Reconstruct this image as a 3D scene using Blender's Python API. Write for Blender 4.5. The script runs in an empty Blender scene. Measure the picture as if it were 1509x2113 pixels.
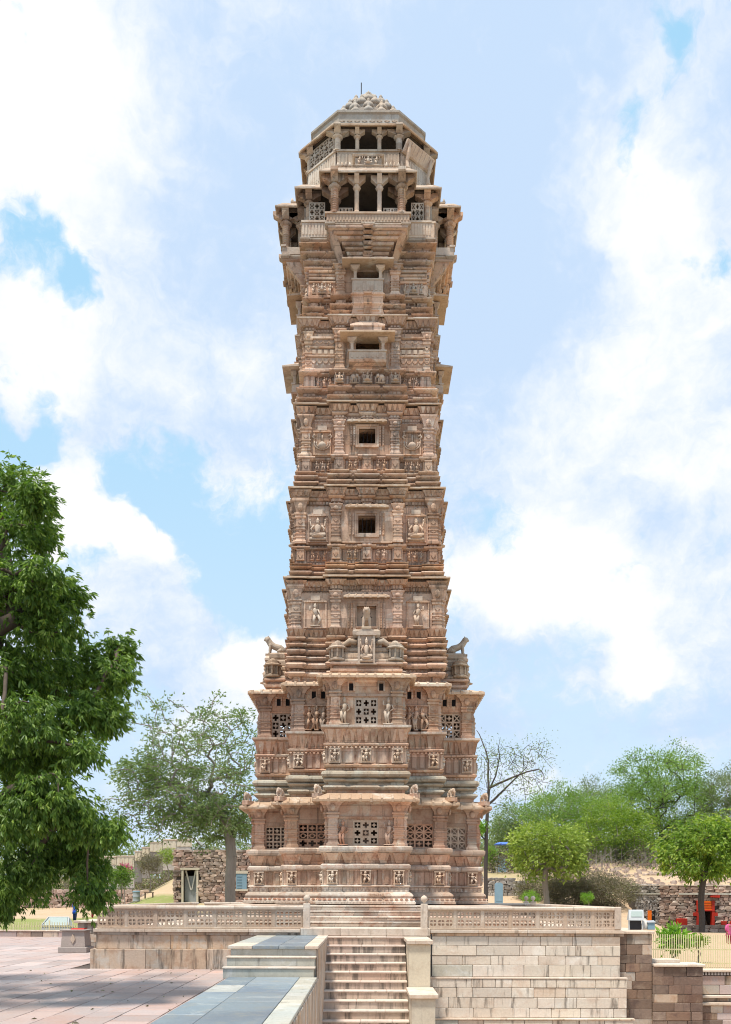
import bpy, math, random
import numpy as np
from mathutils import Matrix, Vector

PI = math.pi
R = math.radians
scene = bpy.context.scene
COL = scene.collection
rng = random.Random(7)

# ------------------------------------------------------------------ camera
EYE = 0.33            # eye height above the foot of the tower
Z0 = 44.0             # metres from the eye to the tower's axis
FPX = 1966.0
cam = bpy.data.cameras.new('camera')
cam.sensor_fit = 'HORIZONTAL'
cam.sensor_width = 36.0
cam.lens = 36.0 * FPX / 1509.0
cam.shift_x = 0.0
cam.shift_y = 793.5 / 1509.0
cam.clip_start = 0.1
cam.clip_end = 3000.0
cam_ob = bpy.data.objects.new('camera', cam)
COL.objects.link(cam_ob)
cam_ob.matrix_world = (Matrix.Translation((0, -Z0, EYE)) @ Matrix.Rotation(PI / 2, 4, 'X')
                       @ Matrix.Rotation(0.0037, 4, 'Z'))
scene.camera = cam_ob
scene.cycles.filter_width = 1.05

# ------------------------------------------------------------------ light
SUN_EL, SUN_AZ = 70.0, 36.0       # azimuth: degrees to the left of straight behind the camera
sun_dir = Vector((-math.sin(R(SUN_AZ)) * math.cos(R(SUN_EL)), -math.cos(R(SUN_AZ)) * math.cos(R(SUN_EL)), math.sin(R(SUN_EL))))
sl = bpy.data.lights.new('sun', 'SUN')
sl.energy = 4.6
sl.angle = R(7.0)
sl.color = (1.0, 0.93, 0.82)
so = bpy.data.objects.new('sun', sl)
COL.objects.link(so)
so.rotation_euler = sun_dir.to_track_quat('Z', 'Y').to_euler()

world = bpy.data.worlds.new('World')
scene.world = world
world.use_nodes = True
scene.view_settings.view_transform = 'Standard'
scene.view_settings.look = 'None'
scene.view_settings.exposure = 0.18
scene.view_settings.gamma = 1.0
scene.view_settings.use_curve_mapping = False


class NT:
    """small helper to write node trees"""
    def __init__(self, tree):
        self.t = tree
        tree.nodes.clear()

    def n(self, typ, ins=None, **props):
        nd = self.t.nodes.new(typ)
        for k, v in props.items():
            setattr(nd, k, v)
        for k, v in (ins or {}).items():
            self.set(nd.inputs[k], v)
        return nd

    def set(self, sock, v):
        if isinstance(v, bpy.types.NodeSocket):
            self.t.links.new(v, sock)
        elif isinstance(v, bpy.types.Node):
            self.t.links.new(v.outputs[0], sock)
        else:
            if isinstance(v, (tuple, list)) and sock.type == 'RGBA' and len(v) == 3:
                v = (*v, 1.0)
            sock.default_value = v

    def math(self, op, a, b=0.0, c=0.0, clamp=False):
        return self.n('ShaderNodeMath', {0: a, 1: b, 2: c}, operation=op, use_clamp=clamp)

    def vec(self, op, a, b=(0, 0, 0)):
        return self.n('ShaderNodeVectorMath', {0: a, 1: b}, operation=op)

    def mix(self, f, a, b, blend='MIX'):
        nd = self.n('ShaderNodeMix', data_type='RGBA', blend_type=blend)
        self.set(nd.inputs[0], f)
        self.set(nd.inputs[6], a)
        self.set(nd.inputs[7], b)
        return nd.outputs[2]

    def noise(self, vec, scale, detail=4, rough=0.55, dist=0.0):
        return self.n('ShaderNodeTexNoise', {'Vector': vec, 'Scale': scale, 'Detail': detail, 'Roughness': rough, 'Distortion': dist}).outputs[0]

    def smooth(self, v, a, b):
        nd = self.n('ShaderNodeMapRange', {0: v, 1: a, 2: b, 3: 0.0, 4: 1.0}, interpolation_type='SMOOTHSTEP')
        return nd.outputs[0]

    def ramp(self, v, stops):
        nd = self.n('ShaderNodeValToRGB', {0: v})
        e = nd.color_ramp.elements
        while len(e) > 1:
            e.remove(e[-1])
        e[0].position, e[0].color = stops[0][0], (*stops[0][1], 1)
        for p, c in stops[1:]:
            x = e.new(p)
            x.color = (*c, 1)
        return nd.outputs[0]


def pix_dir(x, y):
    v = Vector(((x - 754) / FPX, 1.0, (1850 - y) / FPX))
    v.normalize()
    return tuple(v)


def build_sky():
    w = NT(world.node_tree)
    tc = w.n('ShaderNodeTexCoord').outputs['Generated']
    sky = w.n('ShaderNodeTexSky', sky_type='NISHITA')
    sky.sun_disc = False
    sky.sun_elevation = R(SUN_EL)
    sky.sun_rotation = R(180 + SUN_AZ)
    sky.air_density = 1.0
    sky.dust_density = 1.5
    sep = w.n('ShaderNodeSeparateXYZ', {0: tc})
    zc = w.math('ADD', w.math('MAXIMUM', sep.outputs[2], 0.0), 0.28)
    plane = w.vec('DIVIDE', tc, w.n('ShaderNodeCombineXYZ', {0: zc, 1: zc, 2: zc}))
    warp = w.n('ShaderNodeTexNoise', {'Vector': tc, 'Scale': 7.0, 'Detail': 5.0, 'Roughness': 0.6}).outputs[1]
    wv = w.vec('SCALE', w.vec('SUBTRACT', warp, (0.5, 0.5, 0.5)))
    wv.inputs['Scale'].default_value = 0.16
    vdir = w.vec('ADD', tc, wv)
    big = w.noise(w.vec('ADD', plane, (3.1, 1.7, 0.4)), 1.35, 9, 0.56, 0.25)
    fine = w.noise(tc, 9.0, 8, 0.62, 0.3)
    finer = w.noise(vdir, 24.0, 9, 0.65, 0.5)
    detail = w.math('ADD', w.math('MULTIPLY', w.math('SUBTRACT', fine, 0.5), 0.42), w.math('MULTIPLY', w.math('SUBTRACT', finer, 0.5), 0.34))
    cov = w.math('ADD', big, detail)

    def blobs(lst):
        tot = None
        for x, y, rad, wt in lst:
            d = w.n('ShaderNodeVectorMath', {0: vdir, 1: pix_dir(x, y)}, operation='DISTANCE').outputs['Value']
            f = w.math('MULTIPLY', w.smooth(d, rad, rad * 0.15), wt)
            tot = f if tot is None else w.math('ADD', tot, f)
        return tot
    # openings of blue and banks of cloud seen in this part of the sky
    gaps = blobs([(60, 520, .085, -.40), (150, 640, .05, -.34), (20, 880, .07, -.34), (390, 1090, .14, -.17), (560, 1000, .1, -.1),
                  (520, 1220, .10, -.20), (300, 960, .08, -.2), (1290, 290, .055, -.38), (1400, 110, .04, -.28), (1480, 500, .05, -.38), (15, 90, .04, -.35), (1380, 470, .03, -.3),
                  (1000, 1330, .13, -.12), (1060, 1060, .06, -.12), (1250, 1490, .16, -.05), (420, 1380, .08, .12), (1420, 1250, .08, .1),
                  (160, 1040, .060, .36), (270, 1120, .045, .30), (1000, 1180, .05, .25), (1140, 1200, .075, .30), (1320, 1360, .055, .3),
                  (540, 1350, .05, .3), (60, 650, .06, .24), (30, 840, .03, .2), (300, 1250, .08, .2),
                  (1250, 600, .22, .28), (120, 200, .18, .26), (700, 400, .34, .24), (1450, 250, .07, .22), (1150, 900, .14, .2), (300, 700, .12, .18)])
    cov = w.math('ADD', cov, gaps)
    cloud = w.smooth(cov, 0.36, 0.56)
    lum = w.math('ADD', w.noise(w.vec('ADD', plane, (9.3, 4.0, 1.0)), 1.9, 7, 0.55, 0.2),
                 blobs([(1300, 700, .22, .2), (1250, 350, .10, .2), (160, 1040, .08, .3), (280, 1130, .05, .2), (80, 250, .17, .25),
                        (60, 700, .08, .2), (1130, 1180, .09, .25), (1320, 1360, .06, .25), (540, 1350, .06, .25),
                        (430, 330, .17, -.22), (1000, 200, .18, -.2), (1040, 620, .13, -.18), (700, 80, .15, -.14), (330, 1280, .1, -.05)]))
    white = w.smooth(w.math('ADD', lum, w.math('MULTIPLY', detail, 0.9)), 0.38, 0.74)
    ccol = w.mix(white, (5.3, 6.75, 8.75), (9.3, 9.35, 9.4))
    # thin high veil brightens the clear parts
    blue = w.mix(0.88, sky, (3.9, 6.9, 9.3))
    blue = w.mix(w.smooth(sep.outputs[2], 0.62, 0.02), blue, (6.0, 7.5, 9.1))
    col = w.mix(cloud, blue, ccol)
    bg = w.n('ShaderNodeBackground', {0: col, 1: 0.1})
    w.n('ShaderNodeOutputWorld', {0: bg})


build_sky()

# ------------------------------------------------------------------ materials
MATS = {}


def mat(name):
    m = bpy.data.materials.new(name)
    m.use_nodes = True
    MATS[name] = m
    return m, NT(m.node_tree)


def finish(nt, colr, rough=0.85, bump=None, bstr=0.3, bdist=0.02, spec=0.25):
    ins = {'Base Color': colr, 'Roughness': rough, 'Specular IOR Level': spec}
    p = nt.n('ShaderNodeBsdfPrincipled', ins)
    if bump is not None:
        b = nt.n('ShaderNodeBump', {'Height': bump, 'Strength': bstr, 'Distance': bdist})
        nt.set(p.inputs['Normal'], b.outputs[0])
    nt.n('ShaderNodeOutputMaterial', {0: p})
    return p


def stone(name, ca, cb, cc, brick=None, stain=0.45, stain_col=(0.07, 0.058, 0.05), var=0.22, big=0.35, bstr=0.5, rough=0.85, mort=0.6, pale=None, grain=14.0, streak_at=0.56, pale_at=.52):
    m, t = mat(name)
    geo = t.n('ShaderNodeNewGeometry').outputs['Position']
    oi = t.n('ShaderNodeObjectInfo').outputs['Random']
    off = t.n('ShaderNodeCombineXYZ', {0: t.math('MULTIPLY', oi, 37.0), 1: t.math('MULTIPLY', oi, 11.0), 2: t.math('MULTIPLY', oi, 23.0)})
    pos = t.vec('ADD', geo, off)
    n1 = t.noise(geo, big, 5, 0.6, 0.4)
    n2 = t.noise(pos, 2.3, 6, 0.65)
    n3 = t.noise(pos, grain, 6, 0.7)
    col = t.mix(t.smooth(n1, 0.36, 0.62), ca, cb)
    col = t.mix(t.math('MULTIPLY', t.smooth(n2, 0.48, 0.68), 0.75), col, cc)
    if pale:
        n5 = t.noise(pos, 0.9, 7, 0.7, 0.8)
        col = t.mix(t.math('MULTIPLY', t.smooth(n5, pale_at, pale_at + 0.14), 0.8), col, pale)
    if brick:
        s = t.n('ShaderNodeSeparateXYZ', {0: geo})
        uv = t.n('ShaderNodeCombineXYZ', {0: t.math('ADD', s.outputs[0], s.outputs[1]), 1: s.outputs[2], 2: 0.0})
        bt = t.n('ShaderNodeTexBrick', {'Vector': uv, 'Color1': (0.72, 0.72, 0.72), 'Color2': (1.18, 1.18, 1.18), 'Mortar': (mort, mort, mort), 'Scale': 1.0,
                                        'Mortar Size': 0.008, 'Mortar Smooth': 0.2, 'Bias': 0.0, 'Brick Width': brick[0], 'Row Height': brick[1]})
        col = t.mix(1.0, col, bt.outputs[0], 'MULTIPLY')
    # weather streaks
    mp = t.n('ShaderNodeMapping', {'Vector': pos, 'Scale': (4.5, 4.5, 0.45)})
    st = t.smooth(t.noise(mp, 1.0, 6, 0.65, 0.3), streak_at, streak_at + 0.16)
    st = t.math('MULTIPLY', st, stain)
    col = t.mix(st, col, stain_col)
    hsv = t.n('ShaderNodeHueSaturation', {'Color': col, 'Value': t.math('ADD', 1.0 - var / 2, t.math('MULTIPLY', oi, var)), 'Saturation': t.math('ADD', 0.85, t.math('MULTIPLY', t.math('FRACT', t.math('MULTIPLY', oi, 7.31)), 0.3))})
    col = t.mix(0.55, hsv, t.mix(n3, (0.55, 0.53, 0.5), (1.35, 1.33, 1.3)), 'MULTIPLY')
    h = t.math('ADD', t.math('MULTIPLY', n3, 0.7), t.math('MULTIPLY', n2, 0.6))
    finish(t, col, rough, h, bstr, 0.03)
    return m


TAN, PINK, RUST, GREY = (0.55, 0.395, 0.285), (0.535, 0.345, 0.25), (0.39, 0.215, 0.14), (0.47, 0.42, 0.37)
stone('tower_stone', TAN, PINK, RUST, brick=(0.85, 0.42), pale=(0.61, 0.53, 0.45), stain=0.65, streak_at=.53, var=0.36, bstr=0.8, pale_at=.52)
stone('tower_stone_low', (0.55, 0.395, 0.295), (0.53, 0.34, 0.25), (0.39, 0.21, 0.145), brick=(0.95, 0.45), pale=(0.59, 0.51, 0.42), stain=0.6, var=0.38, bstr=0.8)
stone('tower_plinth', (0.64, 0.57, 0.50), (0.56, 0.42, 0.33), (0.45, 0.26, 0.19), brick=(0.95, 0.6), pale=(0.72, 0.68, 0.63), stain=0.3, var=0.25, bstr=0.7)
stone('tower_grey', (0.50, 0.415, 0.33), (0.50, 0.375, 0.28), (0.34, 0.23, 0.16), brick=(0.8, 0.5), pale=(0.57, 0.51, 0.44), stain=0.6, var=0.28, bstr=0.6)
stone('cap_grey', (0.40, 0.355, 0.305), (0.42, 0.34, 0.27), (0.30, 0.25, 0.21), pale=(0.48, 0.45, 0.41), stain=0.6, var=0.2, bstr=0.6)
stone('shade_dark_stone', (0.10, 0.08, 0.07), (0.14, 0.11, 0.09), (0.08, 0.06, 0.05), stain=0.3, var=0.1)  # gallery shade put into the colour of ceilings, floors and cores
stone('lichen_stone', (0.47, 0.41, 0.33), (0.46, 0.36, 0.27), (0.30, 0.25, 0.20), brick=(0.9, 0.5), pale=(0.52, 0.51, 0.44), stain=0.6, var=0.35, bstr=0.8, pale_at=.46)
stone('carved_pale', (0.57, 0.47, 0.38), (0.53, 0.40, 0.31), (0.44, 0.3, 0.22), stain=0.25, var=0.3)
stone('carved_red', (0.50, 0.29, 0.21), (0.52, 0.36, 0.27), (0.36, 0.2, 0.14), stain=0.25, var=0.3)
stone('eave_stone', (0.54, 0.42, 0.32), (0.48, 0.34, 0.245), (0.36, 0.25, 0.18), pale=(0.62, 0.56, 0.49), stain=0.35, var=0.25)
stone('parapet_stone', (0.50, 0.42, 0.34), (0.50, 0.38, 0.30), (0.42, 0.33, 0.27), pale=(0.58, 0.52, 0.46), stain=0.35, var=0.2)
stone('ashlar_pale', (0.66, 0.60, 0.52), (0.64, 0.57, 0.50), (0.58, 0.47, 0.39), pale=(0.72, 0.69, 0.64), stain=0.75, streak_at=.53, var=0.2, bstr=0.35)
stone('ashlar_tan', (0.52, 0.38, 0.27), (0.47, 0.38, 0.31), (0.40, 0.26, 0.18), pale=(0.50, 0.47, 0.43), stain=0.7, var=0.4, pale_at=.48, bstr=0.4, streak_at=0.5)
stone('ashlar_brown', (0.17, 0.11, 0.088), (0.22, 0.155, 0.12), (0.12, 0.08, 0.07), pale=(0.30, 0.23, 0.18), stain=0.6, var=0.5, bstr=0.6)
stone('coping_pale', (0.62, 0.54, 0.46), (0.58, 0.47, 0.39), (0.48, 0.38, 0.3), pale=(0.68, 0.63, 0.57), stain=0.5, var=0.2, bstr=0.3)
stone('tread_pale', (0.64, 0.56, 0.49), (0.62, 0.5, 0.44), (0.52, 0.42, 0.36), stain=0.25, var=0.15, bstr=0.3)
stone('riser_stone', (0.52, 0.43, 0.36), (0.50, 0.38, 0.31), (0.38, 0.29, 0.24), stain=0.7, stain_col=(0.06, 0.055, 0.05), var=0.25, bstr=0.4, streak_at=0.46)
stone('paving_pink', (0.46, 0.345, 0.315), (0.42, 0.355, 0.345), (0.46, 0.32, 0.275), stain=0.22, stain_col=(0.30, 0.25, 0.24), var=0.36, bstr=0.2, rough=0.6)
stone('slate_blue', (0.17, 0.21, 0.26), (0.22, 0.27, 0.31), (0.26, 0.27, 0.26), pale=(0.34, 0.38, 0.40), stain=0.1, var=0.3, bstr=0.2, rough=0.42)
stone('marble_grey', (0.42, 0.44, 0.42), (0.48, 0.46, 0.40), (0.36, 0.35, 0.30), pale=(0.55, 0.56, 0.55), stain=0.5, var=0.2, bstr=0.2, rough=0.55)
stone('rubble', (0.44, 0.34, 0.28), (0.36, 0.25, 0.21), (0.50, 0.44, 0.38), stain=0.2, var=0.9, bstr=0.6)
stone('rubble_grey', (0.32, 0.30, 0.29), (0.40, 0.37, 0.34), (0.25, 0.21, 0.18), stain=0.2, var=0.9, bstr=0.6)
stone('mortar_dark', (0.07, 0.06, 0.055), (0.13, 0.10, 0.09), (0.08, 0.07, 0.06), stain=0.1, var=0.1)
stone('pedestal_stone', (0.38, 0.33, 0.31), (0.36, 0.31, 0.29), (0.33, 0.29, 0.27), stain=0.15, var=0.1, bstr=0.15)
stone('cream_plaster', (0.62, 0.56, 0.46), (0.58, 0.52, 0.42), (0.52, 0.45, 0.36), stain=0.3, var=0.15, bstr=0.2)


def plain(name, c, rough=0.6, metal=0.0, var=0.12, bstr=0.1):
    m, t = mat(name)
    geo = t.n('ShaderNodeNewGeometry').outputs['Position']
    n = t.noise(geo, 6.0, 5, 0.6)
    col = t.mix(1.0, c, t.mix(n, (1 - var, 1 - var, 1 - var), (1 + var, 1 + var, 1 + var)), 'MULTIPLY')
    p = finish(t, col, rough, n, bstr, 0.01)
    p.inputs['Metallic'].default_value = metal
    return m


plain('red_paint', (0.45, 0.03, 0.015), 0.5)
plain('orange_paint', (0.75, 0.16, 0.01), 0.5)
plain('void_shade', (0.012, 0.011, 0.012), 0.9)  # near-black colour stands in for the shade inside openings
plain('iron_dark', (0.03, 0.03, 0.033), 0.6)
plain('cream_paint', (0.66, 0.60, 0.36), 0.55)
plain('white_metal', (0.46, 0.48, 0.49), 0.4)
plain('blue_metal', (0.22, 0.34, 0.42), 0.5)
plain('blue_cloth', (0.02, 0.09, 0.55), 0.8)
plain('navy_cloth', (0.03, 0.05, 0.14), 0.8)
plain('maroon_cloth', (0.30, 0.02, 0.05), 0.8)
plain('pink_cloth', (0.55, 0.10, 0.25), 0.8)
plain('white_cloth', (0.72, 0.68, 0.62), 0.85)
plain('skin', (0.32, 0.17, 0.10), 0.6)
plain('hair', (0.012, 0.01, 0.009), 0.5)
plain('tent_blue', (0.10, 0.20, 0.62), 0.6)
plain('board_face', (0.34, 0.40, 0.38), 0.25)
plain('drum_grey', (0.34, 0.36, 0.38), 0.45)
plain('magenta_petal', (0.50, 0.03, 0.18), 0.7)
plain('wood_dark', (0.12, 0.08, 0.06), 0.8)


def bark(name, a, b):
    m, t = mat(name)
    geo = t.n('ShaderNodeNewGeometry').outputs['Position']
    mp = t.n('ShaderNodeMapping', {'Vector': geo, 'Scale': (6, 6, 1.2)})
    n = t.noise(mp, 1.6, 6, 0.7, 0.4)
    finish(t, t.mix(n, a, b), 0.9, n, 0.6, 0.03)


bark('bark_brown', (0.05, 0.038, 0.03), (0.17, 0.13, 0.10))
bark('bark_grey', (0.16, 0.14, 0.12), (0.36, 0.32, 0.28))
bark('bark_dark', (0.04, 0.035, 0.033), (0.12, 0.10, 0.09))


def foliage(name, stops, trans=0.35, rough=0.45, spec=0.35):
    m, t = mat(name)
    at = t.n('ShaderNodeAttribute', attribute_name='tint').outputs['Fac']
    col = t.ramp(at, stops)
    p = t.n('ShaderNodeBsdfPrincipled', {'Base Color': col, 'Roughness': rough, 'Specular IOR Level': spec})
    tr = t.n('ShaderNodeBsdfTranslucent', {0: t.mix(1.0, col, (1.3, 1.5, 0.6), 'MULTIPLY')})
    mx = t.n('ShaderNodeMixShader', {0: trans, 1: p.outputs[0], 2: tr.outputs[0]})
    t.n('ShaderNodeOutputMaterial', {0: mx})


foliage('leaf_mango', [(0, (0.05, 0.105, 0.02)), (0.45, (0.115, 0.20, 0.035)), (0.8, (0.23, 0.34, 0.06)), (1, (0.40, 0.48, 0.12))])
foliage('leaf_grey', [(0, (0.10, 0.17, 0.055)), (0.5, (0.19, 0.26, 0.10)), (1, (0.32, 0.38, 0.19))], 0.3, 0.6)
foliage('leaf_mid', [(0, (0.09, 0.18, 0.04)), (0.5, (0.20, 0.32, 0.07)), (1, (0.36, 0.46, 0.13))], 0.35)
foliage('leaf_round', [(0, (0.12, 0.19, 0.035)), (0.5, (0.28, 0.37, 0.07)), (1, (0.47, 0.52, 0.14))], 0.3)
foliage('leaf_bright', [(0, (0.06, 0.14, 0.02)), (0.5, (0.20, 0.31, 0.04)), (1, (0.46, 0.52, 0.09))], 0.35)
foliage('leaf_dry', [(0, (0.10, 0.085, 0.065)), (0.5, (0.20, 0.17, 0.125)), (0.8, (0.20, 0.20, 0.10)), (1, (0.20, 0.27, 0.10))], 0.25, 0.7)
foliage('leaf_lime', [(0, (0.12, 0.27, 0.03)), (1, (0.30, 0.50, 0.07))], 0.3)
foliage('leaf_far', [(0, (0.12, 0.16, 0.08)), (0.5, (0.19, 0.24, 0.12)), (1, (0.29, 0.34, 0.18))], 0.3, 0.7)
foliage('grass_blade', [(0, (0.10, 0.16, 0.03)), (0.6, (0.20, 0.26, 0.06)), (1, (0.36, 0.34, 0.14))], 0.2, 0.7)


def ground_mat():
    m, t = mat('ground_earth')
    geo = t.n('ShaderNodeNewGeometry').outputs['Position']
    a = t.noise(geo, 0.09, 5, 0.6, 0.3)
    b = t.noise(geo, 1.4, 7, 0.7)
    c = t.noise(geo, 12.0, 5, 0.7)
    sand = t.mix(b, (0.42, 0.29, 0.18), (0.58, 0.43, 0.30))
    grass = t.mix(b, (0.13, 0.18, 0.04), (0.30, 0.32, 0.10))
    s = t.n('ShaderNodeSeparateXYZ', {0: geo})
    lawn_l = t.math('MULTIPLY', t.smooth(s.outputs[0], -11.0, -16.0), t.smooth(s.outputs[1], 37.5, 35.0))
    lawn_r = t.math('MULTIPLY', t.smooth(s.outputs[0], 20.0, 24.0), t.smooth(s.outputs[1], 16.0, 10.0))
    g = t.math('MAXIMUM', t.math('MULTIPLY', lawn_l, 0.95), t.math('MULTIPLY', lawn_r, 0.55))
    g = t.math('MULTIPLY', g, t.smooth(b, 0.28, 0.5))
    far = t.math('MULTIPLY', t.smooth(a, 0.45, 0.55), 0.6)
    g = t.math('MAXIMUM', g, t.math('MULTIPLY', far, t.smooth(s.outputs[1], 30.0, 60.0)))
    col = t.mix(g, sand, grass)
    col = t.mix(0.5, col, t.mix(c, (0.6, 0.6, 0.6), (1.35, 1.35, 1.35)), 'MULTIPLY')
    finish(t, col, 0.95, t.math('ADD', b, c), 0.5, 0.08)


ground_mat()


# ------------------------------------------------------------------ mesh builder
def offset_poly(poly, o):
    n = len(poly)
    out = []
    for i in range(n):
        p0, p1, p2 = poly[i - 1], poly[i], poly[(i + 1) % n]
        e1 = (p1[0] - p0[0], p1[1] - p0[1])
        e2 = (p2[0] - p1[0], p2[1] - p1[1])
        l1, l2 = math.hypot(*e1), math.hypot(*e2)
        n1 = (e1[1] / l1, -e1[0] / l1)
        n2 = (e2[1] / l2, -e2[0] / l2)
        d = 1 + n1[0] * n2[0] + n1[1] * n2[1]
        d = max(d, 0.2)
        out.append((p1[0] + o * (n1[0] + n2[0]) / d, p1[1] + o * (n1[1] + n2[1]) / d))
    return out


class B:
    def __init__(self):
        self.v, self.f = [], []

    def loft(self, rings, cap=True, closed=True):
        n = len(rings[0])
        s = len(self.v)
        for r in rings:
            self.v.extend(r)
        for i in range(len(rings) - 1):
            for j in range(n if closed else n - 1):
                a, b = s + i * n + j, s + i * n + (j + 1) % n
                self.f.append((a, b, b + n, a + n))
        if cap:
            self.f.append(tuple(range(s + n - 1, s - 1, -1)))
            e = s + (len(rings) - 1) * n
            self.f.append(tuple(range(e, e + n)))
        return self

    def box(self, x0, x1, y0, y1, z0, z1):
        if x0 > x1: x0, x1 = x1, x0
        if y0 > y1: y0, y1 = y1, y0
        q = [(x0, y0), (x1, y0), (x1, y1), (x0, y1)]
        return self.loft([[(a, b, z0) for a, b in q], [(a, b, z1) for a, b in q]])

    def cbox(self, x0, x1, y0, y1, z0, z1, c=0.015):
        q = [(x0 + c, y0), (x1 - c, y0), (x1, y0 + c), (x1, y1 - c), (x1 - c, y1), (x0 + c, y1), (x0, y1 - c), (x0, y0 + c)]
        i = [(x0 + c, y0 + c), (x1 - c, y0 + c), (x1 - c, y0 + c), (x1 - c, y1 - c), (x1 - c, y1 - c), (x0 + c, y1 - c), (x0 + c, y1 - c), (x0 + c, y0 + c)]
        k = [((a + e) / 2 if 0 else e, (b + f) / 2 if 0 else f) for (a, b), (e, f) in zip(q, i)]
        k = [(a + (e - a) * 0.999, b + (f - b) * 0.96) for (a, b), (e, f) in zip(q, i)]
        return self.loft([[(a, b, z0) for a, b in k], [(a, b, z0 + c) for a, b in q], [(a, b, z1 - c) for a, b in q], [(a, b, z1) for a, b in k]])

    def rects(self, lst, cx=0.0):
        """loft of rectangles (halfwidth, front projection, back y, z)"""
        return self.loft([[(cx - w, -p, z), (cx + w, -p, z), (cx + w, bk, z), (cx - w, bk, z)] for w, p, bk, z in lst])

    def sweep(self, poly, prof):
        return self.loft([[(x, y, z) for x, y in offset_poly(poly, o)] for o, z in prof])

    def tube(self, pts, rad, n=7, cap=True):
        pts = [Vector(p) for p in pts]
        rings = []
        up = Vector((0.0, 0.0, 1.0))
        for i, p in enumerate(pts):
            d = (pts[min(i + 1, len(pts) - 1)] - pts[max(i - 1, 0)])
            if d.length < 1e-9: d = Vector((0, 0, 1))
            d.normalize()
            a = d.cross(Vector((0, 1, 0)) if abs(d.y) < 0.9 else Vector((1, 0, 0)))
            a.normalize()
            b = d.cross(a)
            r = rad[i] if isinstance(rad, (list, tuple)) else rad
            rings.append([tuple(p + a * (r * math.cos(2 * PI * k / n)) + b * (r * math.sin(2 * PI * k / n))) for k in range(n)])
        return self.loft(rings, cap)

    def lathe(self, prof, n=12, c=(0, 0, 0)):
        return self.loft([[(c[0] + r * math.cos(2 * PI * k / n), c[1] + r * math.sin(2 * PI * k / n), c[2] + z) for k in range(n)] for r, z in prof])

    def ell(self, c, r, n=8, m=6):
        rings = []
        for i in range(m + 1):
            t = -PI / 2 + PI * i / m
            t = max(min(t, PI / 2 - 0.12), -PI / 2 + 0.12)
            rings.append([(c[0] + r[0] * math.cos(t) * math.cos(2 * PI * k / n), c[1] + r[1] * math.cos(t) * math.sin(2 * PI * k / n), c[2] + r[2] * math.sin(t)) for k in range(n)])
        return self.loft(rings)

    def poly_y(self, pts, y0, y1):
        """outline in x,z extruded from y0 to y1 (y0 is the front)"""
        if y0 > y1: y0, y1 = y1, y0
        a = sum(pts[i][0] * pts[(i + 1) % len(pts)][1] - pts[(i + 1) % len(pts)][0] * pts[i][1] for i in range(len(pts)))
        if a > 0: pts = pts[::-1]
        return self.loft([[(x, y0, z) for x, z in pts], [(x, y1, z) for x, z in pts]])

    def move(self, m, s=0):
        for i in range(s, len(self.v)):
            self.v[i] = tuple(m @ Vector(self.v[i]))
        return self

    def mesh(self, name, smooth=False):
        me = bpy.data.meshes.new(name)
        me.from_pydata(self.v, [], self.f)
        if smooth:
            me.polygons.foreach_set('use_smooth', [True] * len(me.polygons))
        me.update()
        return me


def obj(name, me, m=None, parent=None, loc=(0, 0, 0), rz=0.0, scale=None):
    if isinstance(me, B):
        me = me.mesh(name)
    o = bpy.data.objects.new(name, me)
    if m is not None and me is not None and not me.materials:
        me.materials.append(MATS[m])
    COL.objects.link(o)
    if m is not None and me is not None and me.materials[0] is not MATS[m]:
        o.material_slots[0].link = 'OBJECT'
        o.material_slots[0].material = MATS[m]
    o.location = loc
    o.rotation_euler = (0, 0, rz)
    if scale is not None:
        o.scale = scale if isinstance(scale, (tuple, list)) else (scale,) * 3
    if parent is not None:
        o.parent = parent
    return o


def tag(o, label=None, cat=None, group=None, kind=None):
    if label: o['label'] = label
    if cat: o['category'] = cat
    if group: o['group'] = group
    if kind: o['kind'] = kind
    return o


def thing(name, label, cat, loc=(0, 0, 0), rz=0.0, group=None):
    return tag(obj(name, None, None, None, loc, rz), label, cat, group)


def put(name, me, m, parent, u, d, z, k=0, scale=None):
    """place a piece modelled facing -y on side k of the tower, u along that side, d out from the axis"""
    a = k * PI / 2
    return obj(name, me, m, parent, (u * math.cos(a) + d * math.sin(a), u * math.sin(a) - d * math.cos(a), z), a, scale)


def copy_tree(o, parent=None):
    c = o.copy()
    COL.objects.link(c)
    c.parent = parent
    for ch in list(o.children):
        copy_tree(ch, c)
    return c


def remeshed(o, vs):
    md = o.modifiers.new('skin', 'REMESH')
    md.mode = 'VOXEL'
    md.voxel_size = vs
    md.use_smooth_shade = True
    return o


# ------------------------------------------------------------------ ground
def interp(x, xs, ys):
    return float(np.interp(x, xs, ys))


def sst(x, a, b):
    t = min(max((x - a) / (b - a), 0.0), 1.0)
    return t * t * (3 - 2 * t)


def ground_z(x, y):
    Z = y + Z0
    if Z < (34.6 if x < 12.2 else 35.75):
        return -5.3 if x > -3.6 else -2.36
    mid = interp(Z, [63, 75, 82, 92, 130, 300], [0, 1.95, 3.1, 5.0, 6.5, 9])
    left = interp(Z, [63, 95, 110, 140, 300], [0, 1.3, 3, 5, 8])
    right = interp(Z, [77, 79.5, 95, 130, 300], [0.1, 2.9, 6.2, 8, 10])
    a = sst(x, -24, -17)
    h = left * (1 - a) + mid * a
    b = sst(x, 20.5, 23.0)
    h = h * (1 - b) + right * b
    return -2.36 + h + 0.06 * math.sin(x * 0.9) * math.sin(y * 0.7) * min(1, max(0, (Z - 63) / 10))


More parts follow.
